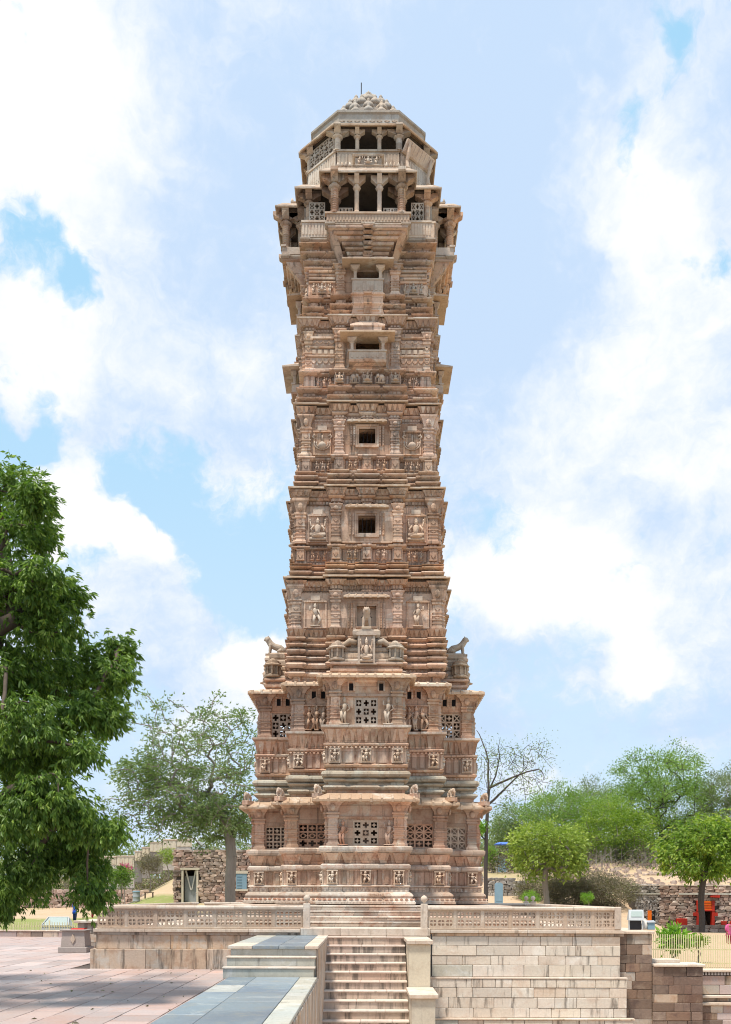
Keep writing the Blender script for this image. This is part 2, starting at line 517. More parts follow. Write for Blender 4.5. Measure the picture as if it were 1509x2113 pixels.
def build_ground():
    xs = sorted(set([-900, -500, -300, -200, -150, -3.7, -3.5, 12.15, 12.25, 20.5, 23] + list(np.arange(-110, 111, 2.5)) + [150, 200, 300, 500, 900]))
    ys = sorted(set([-60, -45, -9.45, -9.35, -8.3, -8.2] + list(np.arange(-40, -10, 5.0)) + list(np.arange(-9, 60, 1.6)) + list(np.arange(60, 140, 8.0)) + [160, 200, 300, 500, 900, 1500]))
    v = [(x, y, ground_z(x, y)) for y in ys for x in xs]
    n = len(xs)
    f = [(j * n + i, j * n + i + 1, (j + 1) * n + i + 1, (j + 1) * n + i) for j in range(len(ys) - 1) for i in range(n - 1)]
    me = bpy.data.meshes.new('ground')
    me.from_pydata(v, [], f)
    me.polygons.foreach_set('use_smooth', [True] * len(f))
    tag(obj('ground', me, 'ground_earth'), 'sandy ground and lawn sloping up behind the tower', kind='structure')


build_ground()


def at(px, py, Z):
    return ((px - 754) * Z / FPX, Z - Z0, (1850 - py) * Z / FPX + EYE)


PAVE = -2.31


def build_paving():
    base = B()
    base.box(-60, -3.76, -44, 17.5, PAVE - 0.3, PAVE - 0.03)
    root = tag(obj('paving', base, 'mortar_dark'), 'pink stone slab paving beside the platform', kind='structure')
    r = random.Random(3)
    n = 0
    far = B()
    x = -3.78
    slabs = []
    while x > -27:
        w = r.uniform(.62, .98)
        y = -27.0 - r.random() * 1.5
        while y < 17.3:
            d = r.uniform(1.0, 1.9)
            slabs.append((x - w, x, y, min(y + d, 17.4)))
            y += d
        x -= w
    slabs.sort(key=lambda q: q[2])
    for x0, x1, y0, y1 in slabs:
        if y1 > -9.7 and x1 > -10.1:
            if y0 > -9.8: continue                      # the platform stands here
            y1 = -9.72
        Zc = y1 + Z0
        if (x1 * FPX / Zc) < -960: continue
        dz = r.uniform(-0.006, 0.006)
        args = (x0 + 0.013, x1 - 0.013, y0 + 0.012, y1 - 0.012, PAVE - 0.04, PAVE + dz, 0.008)
        if n < 290:
            obj('paving_slab', B().cbox(*args), 'paving_pink', root)
            n += 1
        else:
            far.cbox(*args)
    tag(obj('far_paving_slabs', far, 'paving_pink', root), kind='stuff')


build_paving()


# ------------------------------------------------------------------ the platform, its walls and stairs
PF = 9.6      # half width of the platform


def ashlar(parent, x0, x1, z0, z1, yf, rows, r, m, wlo=0.7, whi=1.6, depth=0.3, mix=None, batter=0.0, name='stone_block'):
    zz = z0
    hs = [r.uniform(0.85, 1.15) for _ in range(rows)]
    s = (z1 - z0) / sum(hs)
    for i, h in enumerate(hs):
        h *= s
        x = x0
        while x < x1 - 0.01:
            w = r.uniform(wlo, whi)
            if x1 - (x + w) < wlo * 0.6: w = x1 - x
            w = min(w, x1 - x)
            o = r.uniform(-0.012, 0.012) - batter * (zz - z0)
            b = B().cbox(x + 0.006, x + w - 0.006, yf + o * -1 if batter else yf + o, yf + depth, zz + 0.005, zz + h - 0.005, 0.012)
            mm = m if not mix or r.random() > mix[0] else r.choice(mix[1])
            obj(name, b, mm, parent)
            x += w
        zz += h


def build_platform():
    r = random.Random(11)
    core = B().box(-PF + 0.15, 9.2, -PF + 0.2, PF - 0.1, -5.3, -0.95)
    root = tag(obj('platform', core, 'mortar_dark'), 'square stone platform carrying the carved tower', 'platform')
    fl = B().box(-PF - 0.02, 9.25, -PF - 0.0, PF, -0.95, -0.86)
    obj('platform_floor', fl, 'coping_pale', root)
    # left front: two courses of big slabs down to the paving, the lower course standing proud
    x = -PF - 0.3
    ws = [2.0, 0.95, 1.25, 1.5, 1.0]
    for w in ws:
        obj('stone_block', B().cbox(x + 0.005, x + w - 0.005, -PF - 0.16 + r.uniform(-0.01, 0.01), -PF + 0.3, PAVE - 0.05, -1.60, 0.012), 'ashlar_tan', root)
        x += w
    x = -PF - 0.12
    for w in [2.7, 2.5, 2.2, 1.3]:
        obj('stone_block', B().cbox(x + 0.005, x + w - 0.005, -PF - 0.04 + r.uniform(-0.01, 0.01), -PF + 0.3, -1.595, -1.09, 0.012), 'ashlar_tan', root)
        x += w
    # coping, left and right of the stairs
    for xa, xb in ((-PF - 0.2, -2.34), (2.34, 9.32)):
        n = max(2, int((xb - xa) / 1.6))
        for i in range(n):
            a, b = xa + (xb - xa) * i / n, xa + (xb - xa) * (i + 1) / n
            obj('coping_stone', B().cbox(a + 0.003, b - 0.003, -PF - 0.16, -PF + 0.3, -0.98, -0.865, 0.012), 'coping_pale', root)
            obj('coping_stone', B().cbox(a + 0.003, b - 0.003, -PF - 0.09, -PF + 0.3, -1.085, -0.985, 0.012), 'ashlar_tan', root)
    for a, b in ((-2.33, -0.9), (-0.9, 0.75), (0.75, 2.33)):
        obj('landing_stone', B().cbox(a + 0.004, b - 0.004, -PF - 0.24, -PF + 0.5, -1.085, -0.82, 0.015), 'coping_pale', root)
    # right front: pale ashlar in three battered tiers
    mixp = (0.16, ['coping_pale', 'coping_pale', 'parapet_stone', 'marble_grey'])
    ashlar(root, 2.2, 9.2, -2.55, -1.09, -PF - 0.05, 4, r, 'ashlar_pale', 0.7, 1.9, mix=mixp)
    obj('coping_stone', B().cbox(2.2, 9.42, -PF - 0.24, -PF - 0.0, -2.62, -2.555, 0.012), 'coping_pale', root)
    ashlar(root, 2.2, 9.4, -4.0, -2.625, -PF - 0.21, 4, r, 'ashlar_pale', 0.5, 1.7, mix=mixp)
    obj('coping_stone', B().cbox(2.2, 9.64, -PF - 0.42, -PF - 0.15, -4.07, -4.005, 0.012), 'coping_pale', root)
    ashlar(root, 2.2, 9.6, -5.4, -4.075, -PF - 0.38, 3, r, 'ashlar_pale', 0.6, 1.5, mix=mixp)
    # drain pipe beside the stairs
    obj('drain_pipe', B().tube([(2.36, -PF - 0.42, -1.0), (2.36, -PF - 0.42, -2.5)], 0.025, 8), 'iron_dark', root)
    # steps and plinth under the tower
    for i, (h, zt) in enumerate(((6.9, -0.66), (6.55, -0.45), (6.2, -0.24), (5.85, -0.03))):
        b = B().sweep([(-h, -h), (h, -h), (h, h), (-h, h)], [(-0.05, zt - 0.23), (0.0, zt - 0.09), (-0.06, zt - 0.07), (0.03, zt - 0.055), (0.03, zt - 0.01), (0.0, zt)])
        obj('plinth_step', b, 'tower_plinth', root)
    return root


build_platform()


def jali_cell(b, x0, x1, z0, z1, y0, y1, kind):
    cx, cz, hw, hh = (x0 + x1) / 2, (z0 + z1) / 2, (x1 - x0) / 2, (z1 - z0) / 2
    e = 0.004
    if kind == 'plus':
        for sx in (-1, 1):
            for sz in (-1, 1):
                xa, za = cx + sx * hw, cz + sz * hh
                b.box(xa, xa - sx * hw * 0.62, y0 + e, y1, za, za - sz * hh * 0.62)
    elif kind == 'star':
        k = 0.62
        b.poly_y([(cx - hw, cz), (cx - hw * 0.28, cz + hh * 0.28), (cx, cz + hh), (cx + hw * 0.28, cz + hh * 0.28), (cx + hw, cz),
                  (cx + hw * 0.28, cz - hh * 0.28), (cx, cz - hh), (cx - hw * 0.28, cz - hh * 0.28)], y0 + e, y1)
        b.poly_y([(cx - hw * .45, cz), (cx, cz + hh * .45), (cx + hw * .45, cz), (cx, cz - hh * .45)], y0 - 0.004, y0 + 0.02)
    elif kind == 'cross':
        t = 0.22
        for s in (1, -1):
            b.poly_y([(cx - hw, cz - s * hh), (cx - hw + hw * t, cz - s * hh), (cx + hw, cz + s * hh - s * hh * t), (cx + hw, cz + s * hh), (cx + hw - hw * t, cz + s * hh), (cx - hw, cz - s * hh + s * hh * t)], y0 + e * (1 + (s > 0)), y1)
    elif kind == 'ring':
        n = 12
        ring_o = [(cx + hw * 0.8 * math.cos(2 * PI * i / n), cz + hh * 0.8 * math.sin(2 * PI * i / n)) for i in range(n)]
        ring_i = [(cx + hw * 0.5 * math.cos(2 * PI * i / n), cz + hh * 0.5 * math.sin(2 * PI * i / n)) for i in range(n)]
        for i in range(n):
            j = (i + 1) % n
            b.poly_y([ring_o[i], ring_o[j], ring_i[j], ring_i[i]], y0 + e, y1)
        b.poly_y([(cx - hw, cz - .12 * hh), (cx - hw * .4, cz - .12 * hh), (cx - hw * .4, cz + .12 * hh), (cx - hw, cz + .12 * hh)], y0 + e * 2, y1)
        b.poly_y([(cx + hw * .4, cz - .12 * hh), (cx + hw, cz - .12 * hh), (cx + hw, cz + .12 * hh), (cx + hw * .4, cz + .12 * hh)], y0 + e * 2, y1)
    elif kind == 'flower':
        # four round holes left between a diamond and the corners
        b.poly_y([(cx - hw, cz - hh * .14), (cx - hw, cz + hh * .14), (cx - hw * .2, cz + hh * .2), (cx - hw * .14, cz + hh), (cx + hw * .14, cz + hh), (cx + hw * .2, cz + hh * .2),
                  (cx + hw, cz + hh * .14), (cx + hw, cz - hh * .14), (cx + hw * .2, cz - hh * .2), (cx + hw * .14, cz - hh), (cx - hw * .14, cz - hh), (cx - hw * .2, cz - hh * .2)], y0 + e, y1)
        for sx in (-1, 1):
            for sz in (-1, 1):
                xa, za = cx + sx * hw, cz + sz * hh
                b.poly_y([(xa, za), (xa - sx * hw * .34, za), (xa, za - sz * hh * .34)], y0 + e, y1)


def jali_mesh(w, h, nx, nz, kinds, th=0.09, border=0.07, bar=0.045):
    """pierced screen centred on x=0, standing on z=0, face at y=0"""
    b = B()
    cw, ch = (w - 2 * border - (nx - 1) * bar) / nx, (h - 2 * border - (nz - 1) * bar) / nz
    b.box(-w / 2, -w / 2 + border, 0, th, 0, h)
    b.box(w / 2 - border, w / 2, 0, th, 0, h)
    b.box(-w / 2 + border, w / 2 - border, 0, th, 0, border)
    b.box(-w / 2 + border, w / 2 - border, 0, th, h - border, h)
    for i in range(nx - 1):
        x = -w / 2 + border + (i + 1) * cw + i * bar
        b.box(x, x + bar, 0.002, th, border, h - border)
    for j in range(nz - 1):
        z = border + (j + 1) * ch + j * bar
        for i in range(nx):
            x = -w / 2 + border + i * (cw + bar)
            b.box(x, x + cw, 0.002, th, z, z + bar)
    for i in range(nx):
        for j in range(nz):
            x = -w / 2 + border + i * (cw + bar)
            z = border + j * (ch + bar)
            k = kinds[(i + j * nx) % len(kinds)] if not callable(kinds) else kinds(i, j)
            jali_cell(b, x, x + cw, z, z + ch, 0.0, th, k)
    return b.mesh('jali')


def build_parapets():
    h = 0.84
    zb = -0.86
    def run(label, xa, xb, k, d, npan, posts=()):
        root = thing('parapet', label, 'parapet', (0, 0, 0))
        w = (xb - xa) / npan
        me = jali_mesh(w - 0.05, h - 0.2, 3, 2, ['flower'], 0.12, 0.07, 0.07)
        for i in range(npan):
            put('pierced_panel', me, 'parapet_stone', root, xa + (i + 0.5) * w, d, zb + 0.06, k)
            if i:
                pb = B().box(-0.055, 0.055, -0.015, 0.14, 0, h - 0.14)
                put('post', pb.mesh('post'), 'parapet_stone', root, xa + i * w, d, zb + 0.06, k)
        put('bottom_rail', B().cbox(xa, xb, -0.05, 0.18, 0.0, 0.06, 0.01), 'parapet_stone', root, 0, d, zb, k)
        n = max(2, int((xb - xa) / 1.9))
        for i in range(n):
            a, b_ = xa + (xb - xa) * i / n, xa + (xb - xa) * (i + 1) / n
            put('top_rail', B().loft([[(a + .003, y, z) for y, z in ((-0.05, h - .14), (-0.08, h - .1), (-0.08, h - .04), (-.05, h), (.17, h), (.2, h - .04), (.2, h - .1), (.17, h - .14))],
                                      [(b_ - .003, y, z) for y, z in ((-0.05, h - .14), (-0.08, h - .1), (-0.08, h - .04), (-.05, h), (.17, h), (.2, h - .04), (.2, h - .1), (.17, h - .14))]]),
                'coping_pale', root, 0, d, zb, k)
        for x, hh, knob in posts:
            p = B().cbox(-0.12, 0.12, -0.09, 0.17, 0, hh, 0.015)
            p.poly_y([(0, hh * .32), (.06, hh * .5), (0, hh * .68), (-.06, hh * .5)], -0.1, -0.05)
            po = put('post', p, 'coping_pale', root, x, d, zb + 0.03, k)
            if knob:
                kb = B().lathe([(0.04, 0), (0.055, 0.04), (0.05, 0.06), (0.1, 0.1), (0.13, 0.17), (0.11, 0.24), (0.05, 0.29), (0.01, 0.31)], 12)
                obj('finial', kb.mesh('finial', True), 'coping_pale', po, (0, 0.04, hh))
        return root
    run('pierced stone parapet on the platform edge left of the stairs', -PF - 0.1, -2.24, 0, PF + 0.02, 7, [(-2.12, 0.9, True)])
    run('pierced stone parapet on the platform edge right of the stairs', 2.24, 9.2, 0, PF + 0.02, 7, [(2.12, 0.9, True), (9.1, 0.8, False)])
    run('pierced stone parapet along the right side of the platform', -9.2, 9.2, 1, 9.05, 14, [(7.2, 0.92, True), (9.4, 0.92, True)])
    run('pierced stone parapet along the back of the platform', -9.4, 9.0, 2, PF - 0.3, 14)
    run('pierced stone parapet along the left side of the platform', -9.2, 9.2, 3, PF - 0.1, 14)


build_parapets()


def build_stairs():
    root = thing('staircase', 'weathered stone staircase climbing to the platform between side blocks', 'stairs', (0, -PF - 0.25, -1.1))
    zt, y = -1.1, -PF - 0.24
    r = random.Random(5)
    L = (0, -(-PF - 0.25), 1.1)
    for i in range(15):
        z1 = zt - 0.277 * i
        y1 = y - 0.42 * (i + 1)
        st = obj('step', B().box(-1.36, 1.4, y1 + 0.04, y + 0.05, -5.35 if i == 14 else z1 - 0.45, z1 - 0.055), 'riser_stone', root, L)
        s = B()
        cuts = sorted([-1.36, 1.4, r.uniform(-0.7, -0.1), r.uniform(0.3, 0.9)])
        for a, c in zip(cuts, cuts[1:]):
            s.cbox(a + 0.002, c - 0.002, y1 + r.uniform(-0.008, 0.008), y1 + 0.46, z1 - 0.056, z1 + r.uniform(-0.005, 0.004), 0.012)
        obj('tread', s, 'tread_pale', st)
    # right piers, stepping down
    for (ya, yb, z1, z0, xa, xb) in ((-12.9, -PF - 0.25, -1.1, -5.3, 1.4, 2.16), (-15.2, -12.9, -2.63, -5.3, 1.38, 2.16)):
        p = obj('pier', B().cbox(xa + 0.03, xb - 0.03, ya + 0.04, yb, z0, z1 - 0.13, 0.01), 'ashlar_tan' if 0 else 'cream_plaster', root, L)
        obj('cap_stone', B().cbox(xa - 0.04, xb + 0.06, ya - 0.05, yb, z1 - 0.128, z1, 0.015), 'coping_pale', p)
    # left side block with two steps in front
    def block(xa, xb, ya, yb, z1, name, m, cap):
        p = obj(name, B().cbox(xa + 0.03, xb - 0.03, ya + 0.03, yb, -5.3, z1 - 0.09, 0.01), m, root, L)
        return p
    p = block(-3.85, -1.36, -17.0, -PF - 0.17, -1.08, 'side_block', 'marble_grey', 0)
    xs = [-3.9, -3.2, -2.45, -1.72, -1.33]
    ys = [-17.05, -15.2, -13.3, -11.5, -PF - 0.18]
    for i in range(4):
        for j in range(4):
            mm = 'coping_pale' if (i == 3 or j == 0 and i == 0) else ('slate_blue' if i in (1, 2) else 'marble_grey')
            obj('top_slab', B().cbox(xs[i] + 0.004, xs[i + 1] - 0.004, ys[j] + 0.004, ys[j + 1] - 0.004, -1.17, -1.08 + r.uniform(-.003, .003), 0.01), mm, p)
    for k, (ya, z1, xl) in enumerate(((-17.4, -1.36, -3.9), (-17.8, -1.63, -3.95))):
        q = obj('side_step', B().cbox(xl + 0.03, -1.42, ya + 0.03, -17.0, -1.95, z1 - 0.05, 0.01), 'marble_grey', root, L)
        obj('tread', B().cbox(xl, -1.38, ya, -16.99 if k == 0 else -17.39, z1 - 0.05, z1, 0.012), 'coping_pale', q)
    # flat slab walk along the stairs
    wk = obj('walk_base', B().box(-3.72, -1.36, -44, -17.03, -5.3, -1.96), 'riser_stone', root, L)
    cols = [(-3.76, -3.0), (-3.0, -1.8), (-1.8, -1.32)]
    for ci, (a, c) in enumerate(cols):
        yy = -17.82
        while yy > -36:
            d = r.uniform(1.3, 2.4)
            mm = 'slate_blue' if ci < 2 and r.random() > 0.12 else ('marble_grey')
            obj('walk_slab', B().cbox(a + 0.006, c - 0.006, yy - d + 0.006, yy - 0.006, -1.98, -1.9 + r.uniform(-.004, .004), 0.01), mm, wk)
            yy -= d
    # upright carved slabs facing the stairs along the cheek
    yy = -17.0
    while yy > -26:
        d = r.uniform(0.25, 0.45)
        obj('cheek_slab', B().cbox(-1.37, -1.31 + r.uniform(-0.012, 0.012), yy - d + 0.006, yy - 0.006, -5.3, -1.99, 0.02), 'ashlar_tan', wk)
        yy -= d
    yy = -PF - 0.3
    while yy > -17.0:
        d = r.uniform(0.3, 0.55)
        obj('cheek_slab', B().cbox(-1.4, -1.345 + r.uniform(-0.01, 0.01), max(yy - d, -17.0) + 0.006, yy - 0.006, -5.3, -1.18, 0.02), 'ashlar_tan', p)
        yy -= d


build_stairs()

# ------------------------------------------------------------------ the tower
tower = thing('carved_tower', 'tall nine storey carved sandstone victory tower on a stone platform', 'tower')


def plan(sec):
    pts = []
    for k in range(4):
        for u, d in sec:
            x, y = u, -d
            for _ in range(k):
                x, y = -y, x
            pts.append((x, y))
    return pts


def cross3(a1, a2, a3, q=0.42, s=0.07, m=0.3):
    half = [(-a2, a2), (-a2 + q, a2), (-a2 + q, a2 - s), (-a1 + s, a2 - s), (-a1 + s, a3 - q), (-a1, a3 - q), (-a1, a3), (-a1 + q, a3), (-a1 + q, a3 - s), (-m, a3 - s), (-m, a3)]
    return plan(half + [(-u, d) for u, d in half[::-1]][:-1])


def cross_plain(a1, a2, a3):
    return plan([(-a2, a2), (-a1, a2), (-a1, a3), (a1, a3), (a1, a2)])


def shaft(c, b, a1, q=0.44, s=0.15, m=0.24):
    half = [(-c, c), (-c + q, c), (-c + q, c - s), (-a1, c - s), (-a1, b), (-a1 + q, b), (-a1 + q, b - s), (-m, b - s), (-m, b)]
    return plan(half + [(-u, d) for u, d in half[::-1]][:-1])


def bulge(z0, z1, o, out, n=4):
    return [(o + out * math.sin(PI * i / n), z0 + (z1 - z0) * i / n) for i in range(n + 1)]


def cyma(z0, z1, o0, o1):
    h = z1 - z0
    return [(o0, z0), (o0 + (o1 - o0) * .15, z0 + h * .3), (o0 + (o1 - o0) * .75, z0 + h * .62), (o1, z0 + h * .78), (o1, z1 - h * .04), (o1 - .02, z1)]


def course(st, poly, prof, m, name='moulding_course'):
    return obj(name, B().sweep(poly, prof), m, st)


def ornaments(st, poly, off, z0, z1, pitch, kind, m, proj=0.04, name='carved_frieze', skip_back=True):
    """a row of small carved pieces along the faces of a course"""
    b = B()
    pp = offset_poly(poly, off)
    n = len(pp)
    for i in range(n):
        (x0, y0), (x1, y1) = pp[i], pp[(i + 1) % n]
        L = math.hypot(x1 - x0, y1 - y0)
        if L < pitch * 0.9: continue
        ux, uy = (x1 - x0) / L, (y1 - y0) / L
        nx, ny = uy, -ux
        if skip_back and ny > 0.5: continue
        cnt = max(1, int(L / pitch))
        w = L / cnt
        mt = Matrix(((ux, -nx, 0, 0), (uy, -ny, 0, 0), (0, 0, 1, 0), (0, 0, 0, 1)))
        for j in range(cnt):
            s = len(b.v)
            c = (j + 0.5) * w
            hw = w * 0.36
            if kind == 'dentil':
                b.box(-hw, hw, -proj, 0.02, z0, z1)
            elif kind == 'petal':
                b.loft([[(-hw * .5, -proj * .3, z0), (hw * .5, -proj * .3, z0), (hw * .5, .02, z0), (-hw * .5, .02, z0)],
                        [(-hw * 1.15, -proj, z1), (hw * 1.15, -proj, z1), (hw * 1.15, .02, z1), (-hw * 1.15, .02, z1)]])
            elif kind == 'lozenge':
                zc, hh = (z0 + z1) / 2, (z1 - z0) / 2
                b.poly_y([(0, zc + hh), (hw, zc), (0, zc - hh), (-hw, zc)], -proj, 0.02)
            elif kind == 'flute':
                b.loft([[(-hw, .01, z), (-hw * .6, -proj, z), (hw * .6, -proj, z), (hw, .01, z)] for z in (z0, z1)])
            elif kind == 'disc':
                zc, hh = (z0 + z1) / 2, (z1 - z0) / 2
                b.poly_y([(hw * math.cos(t * PI / 4), zc + hh * math.sin(t * PI / 4)) for t in range(8)], -proj, 0.02)
                b.poly_y([(hw * .45 * math.cos(t * PI / 3), zc + hh * .45 * math.sin(t * PI / 3)) for t in range(6)], -proj * 1.7, 0)
            b.move(Matrix.Translation((x0 + ux * c, y0 + uy * c, 0)) @ mt, s)
    return tag(obj(name, b, m, st), kind='stuff')


def eave(st, poly, z, tip, drop, m='eave_stone', th=0.085, ribs=0.42, name='eave'):
    """sloping stone eave with raised ribs, its outer lip at height z"""
    b = B().sweep(poly, [(0.0, z + drop - th), (tip - 0.05, z - 0.01), (tip, z + 0.005), (tip, z + th), (tip - 0.04, z + th + 0.02), (0.0, z + drop + 0.03)])
    if ribs:
        pi_, po = offset_poly(poly, 0.05), offset_poly(poly, tip)
        n = len(poly)
        for i in range(n):
            ax, ay = poly[i]
            bx, by = poly[(i + 1) % n]
            L = math.hypot(bx - ax, by - ay)
            if L < 0.2: continue
            (ox0, oy0), (ox1, oy1) = po[i], po[(i + 1) % n]
            LO = math.hypot(ox1 - ox0, oy1 - oy0)
            if LO < 0.25: continue
            cnt = max(1, int(LO / ribs))
            ux, uy = (ox1 - ox0) / LO, (oy1 - oy0) / LO
            nx, ny = uy, -ux
            for j in range(cnt):
                c = (j + .5) * LO / cnt
                X, Y = ox0 + ux * c, oy0 + uy * c
                w = 0.055
                def P(a, o, dz): return (X + ux * a + nx * (o - tip), Y + uy * a + ny * (o - tip), dz)
                zt1 = z + th
                oi = .1
                for dist, pt in ((c, i), (LO - c, (i + 1) % n)):
                    q0, q1, q2 = poly[pt - 1], poly[pt], poly[(pt + 1) % n]
                    if (q1[0] - q0[0]) * (q2[1] - q1[1]) - (q1[1] - q0[1]) * (q2[0] - q1[0]) > 0:
                        oi = max(oi, tip - dist + .02)
                if oi > tip - .1: continue
                zt0 = zt1 + (z + drop - zt1) * (tip - oi) / tip
                b.loft([[P(-w, tip + .025, zt1 - .1), P(w, tip + .025, zt1 - .1), P(w * .8, tip + .025, zt1 + .05), P(-w * .8, tip + .025, zt1 + .05)],
                        [P(-w, oi, zt0 - .09), P(w, oi, zt0 - .09), P(w * .8, oi, zt0 + .05), P(-w * .8, oi, zt0 + .05)]])
    return obj(name, b, m, st)


def pilaster_mesh(h, w, p, flare=0.28, cap=0.24):
    """square pilaster with banded shaft and spreading bracket capital, face to -y"""
    hw = w / 2
    zc = h * (1 - cap)
    L = [(hw * 1.25, p * 1.25, .1, 0), (hw * 1.25, p * 1.25, .1, h * .05), (hw * 1.05, p * 1.05, .1, h * .07), (hw, p, .1, h * .09)]
    for t in (0.2, 0.32, 0.46, 0.58):
        z = zc * t
        L += [(hw * .92, p * .9, .1, z), (hw * 1.08, p * 1.15, .1, z + h * .008), (hw * 1.08, p * 1.15, .1, z + h * .024), (hw * .92, p * .9, .1, z + h * .032)]
    L += [(hw * .88, p * .85, .1, zc * .86), (hw * 1.15, p * 1.25, .1, zc * .88), (hw * 1.2, p * 1.3, .1, zc * .94), (hw * .95, p, .1, zc * .96), (hw * 1.3, p * 1.5, .1, zc), (hw * 1.3, p * 1.5, .1, zc + h * .025),
          (hw * .95, p * 1.05, .1, zc + h * .03), (hw * 1.1, p * 1.4, .1, zc + h * cap * .4), (hw + flare * .55, p + flare * .5, .1, zc + h * cap * .75), (hw + flare, p + flare * .8, .1, zc + h * cap * .88), (hw + flare, p + flare * .8, .1, h)]
    b = B().rects(L)
    b.poly_y([(0, zc * .38), (hw * .5, zc * .415), (0, zc * .45), (-hw * .5, zc * .415)], -p - .02, -p + .05)
    b.poly_y([(0, zc * .66), (hw * .55, zc * .73), (0, zc * .8), (-hw * .55, zc * .73)], -p - .02, -p + .05)
    # mask on the capital
    b.ell((0, -p - flare * .45, zc + h * cap * .45), (hw * .6, .08, h * cap * .28), 8, 5)
    return b.mesh('pilaster')


def figure_mesh(seed, kind='stand'):
    """relief figure one unit tall, standing on z=0, back at y=0, front to -y"""
    r = random.Random(seed)
    b = B()
    y = -0.07
    if kind == 'stand':
        s = r.choice((-1, 1))
        hip = s * 0.05
        b.box(-0.2, 0.2, -0.12, 0.02, 0, 0.045)
        kb = s * r.uniform(0.02, 0.09)
        b.tube([(hip - .06, y, .48), (hip - .07 - kb * .5, y - .03, .27), (-.07, y, .05)], [.075, .055, .035], 7)
        b.tube([(hip + .06, y, .48), (hip + .08 + kb, y - .03, .27), (.06 + kb * .4, y, .05)], [.075, .055, .035], 7)
        b.ell((hip, y, .49), (.115, .075, .075))
        b.tube([(hip, y, .5), (0, y, .6), (-hip * .3, y - .01, .72), (-hip * .5, y, .79)], [.1, .075, .105, .05], 8)
        hx = -hip * .2
        b.ell((hx, y - .02, .865), (.06, .06, .07))
        b.lathe([(.07, 0), (.075, .03), (.045, .06), (.05, .08), (.01, .14)], 8, (hx, y, .89))
        for q in (-1, 1):
            up = r.random() < 0.45
            sh = (-hip * .4 + q * .12, y, .745)
            if up:
                b.tube([sh, (sh[0] + q * .09, y - .03, .66 + r.random() * .08), (sh[0] + q * .07, y - .05, .9)], [.035, .03, .022], 6)
            else:
                b.tube([sh, (sh[0] + q * .07, y, .6), (hip + q * r.uniform(.08, .17), y - .05, .5)], [.036, .03, .022], 6)
    elif kind == 'seat':
        b.box(-0.36, 0.36, -0.16, 0.02, 0, 0.09)
        b.lathe([(.2, 0), (.3, .04), (.3, .07), (.22, .1)], 10, (0, -.04, .09))
        for q in (-1, 1):
            b.tube([(q * .1, y, .28), (q * .3, y - .06, .25), (-q * .04, y - .11, .22)], [.085, .075, .045], 7)
            sh = (q * .17, y, .65)
            b.tube([sh, (q * .29, y - .02, .5), (q * .24, y - .08, .36)], [.05, .04, .03], 6)
            b.tube([sh, (q * .31, y, .62), (q * .33, y - .03, .85)], [.042, .035, .028], 6)
            b.ell((q * .33, y - .03, .88), (.04, .04, .06), 6, 5)
        b.tube([(0, y, .26), (0, y, .4), (0, y - .01, .58), (0, y, .69)], [.15, .11, .155, .06], 8)
        b.ell((0, y - .03, .78), (.085, .08, .095))
        b.lathe([(.1, 0), (.1, .04), (.06, .09), (.015, .18)], 8, (0, y, .82))
    elif kind == 'pot':
        # hanging bell and chain panel between scrolls
        b.lathe([(.03, 0), (.14, .04), (.2, .16), (.17, .3), (.1, .38), (.04, .42)], 10, (0, -.02, .2))
        for k in range(2):
            n = 12
            R0 = .26 + .09 * k
            pts = [(R0 * math.sin(t), -.05, .52 + R0 * .9 * -math.cos(t)) for t in np.linspace(-1.9, 1.9, n)]
            b.tube(pts, .028, 6)
        b.tube([(0, -.04, .6), (0, -.04, .95)], .03, 6)
        for q in (-1, 1):
            b.tube([(q * .3, -.03, .75), (q * .42, -.05, .85), (q * .36, -.05, .96), (q * .27, -.04, .9)], .04, 6)
    elif kind == 'elephant':
        b.ell((0, -.08, .5), (.34, .12, .24), 10, 6)
        b.ell((.38, -.1, .6), (.17, .1, .17), 8, 6)
        b.tube([(.5, -.1, .58), (.58, -.1, .35), (.56, -.1, .15), (.62, -.1, .08)], [.07, .055, .04, .03], 7)
        for q in (-.24, -.1, .14, .27):
            b.tube([(q, -.08, .4), (q, -.08, .03)], [.085, .075], 7)
        b.ell((.3, -.18, .58), (.09, .03, .14), 7, 5)
        b.box(-.4, .6, -.14, .02, -.03, .03)
    return b.mesh('figure', True)


FIG = [figure_mesh(s) for s in range(6)]
SEAT = figure_mesh(3, 'seat')
POT = figure_mesh(4, 'pot')
ELE = figure_mesh(5, 'elephant')


def niche_mesh(w, h, d=0.08):
    b = B()
    e = 0.05
    b.box(-w / 2, -w / 2 + e, -d, .03, 0, h)
    b.box(w / 2 - e, w / 2, -d, .03, 0, h)
    b.box(-w / 2 - .02, w / 2 + .02, -d - .02, .03, h, h + .06)
    b.box(-w / 2 - .02, w / 2 + .02, -d - .02, .03, -.05, 0)
    b.poly_y([(-w / 2, h + .06), (w / 2, h + .06), (0, h + .06 + w * .3)], -d * .7, .03)
    return b.mesh('niche')


def wall_with_hole(b, u0, u1, z0, z1, d, t, hole=None):
    """wall slab in side-local coordinates, face at y=-d"""
    y0, y1 = -d, -d + t
    if hole is None:
        b.box(u0, u1, y0, y1, z0, z1)
        return
    a, c, e, f = hole
    b.box(u0, a, y0, y1, z0, z1)
    b.box(c, u1, y0, y1, z0, z1)
    b.box(a, c, y0, y1, z0, e)
    b.box(a, c, y0, y1, f, z1)


def rot_sides(fn, ks=(0, 1, 2, 3)):
    out = B()
    for k in ks:
        s = len(out.v)
        fn(out)
        out.move(Matrix.Rotation(k * PI / 2, 4, 'Z'), s)
    return out


SIDES = (0, 1, 3)


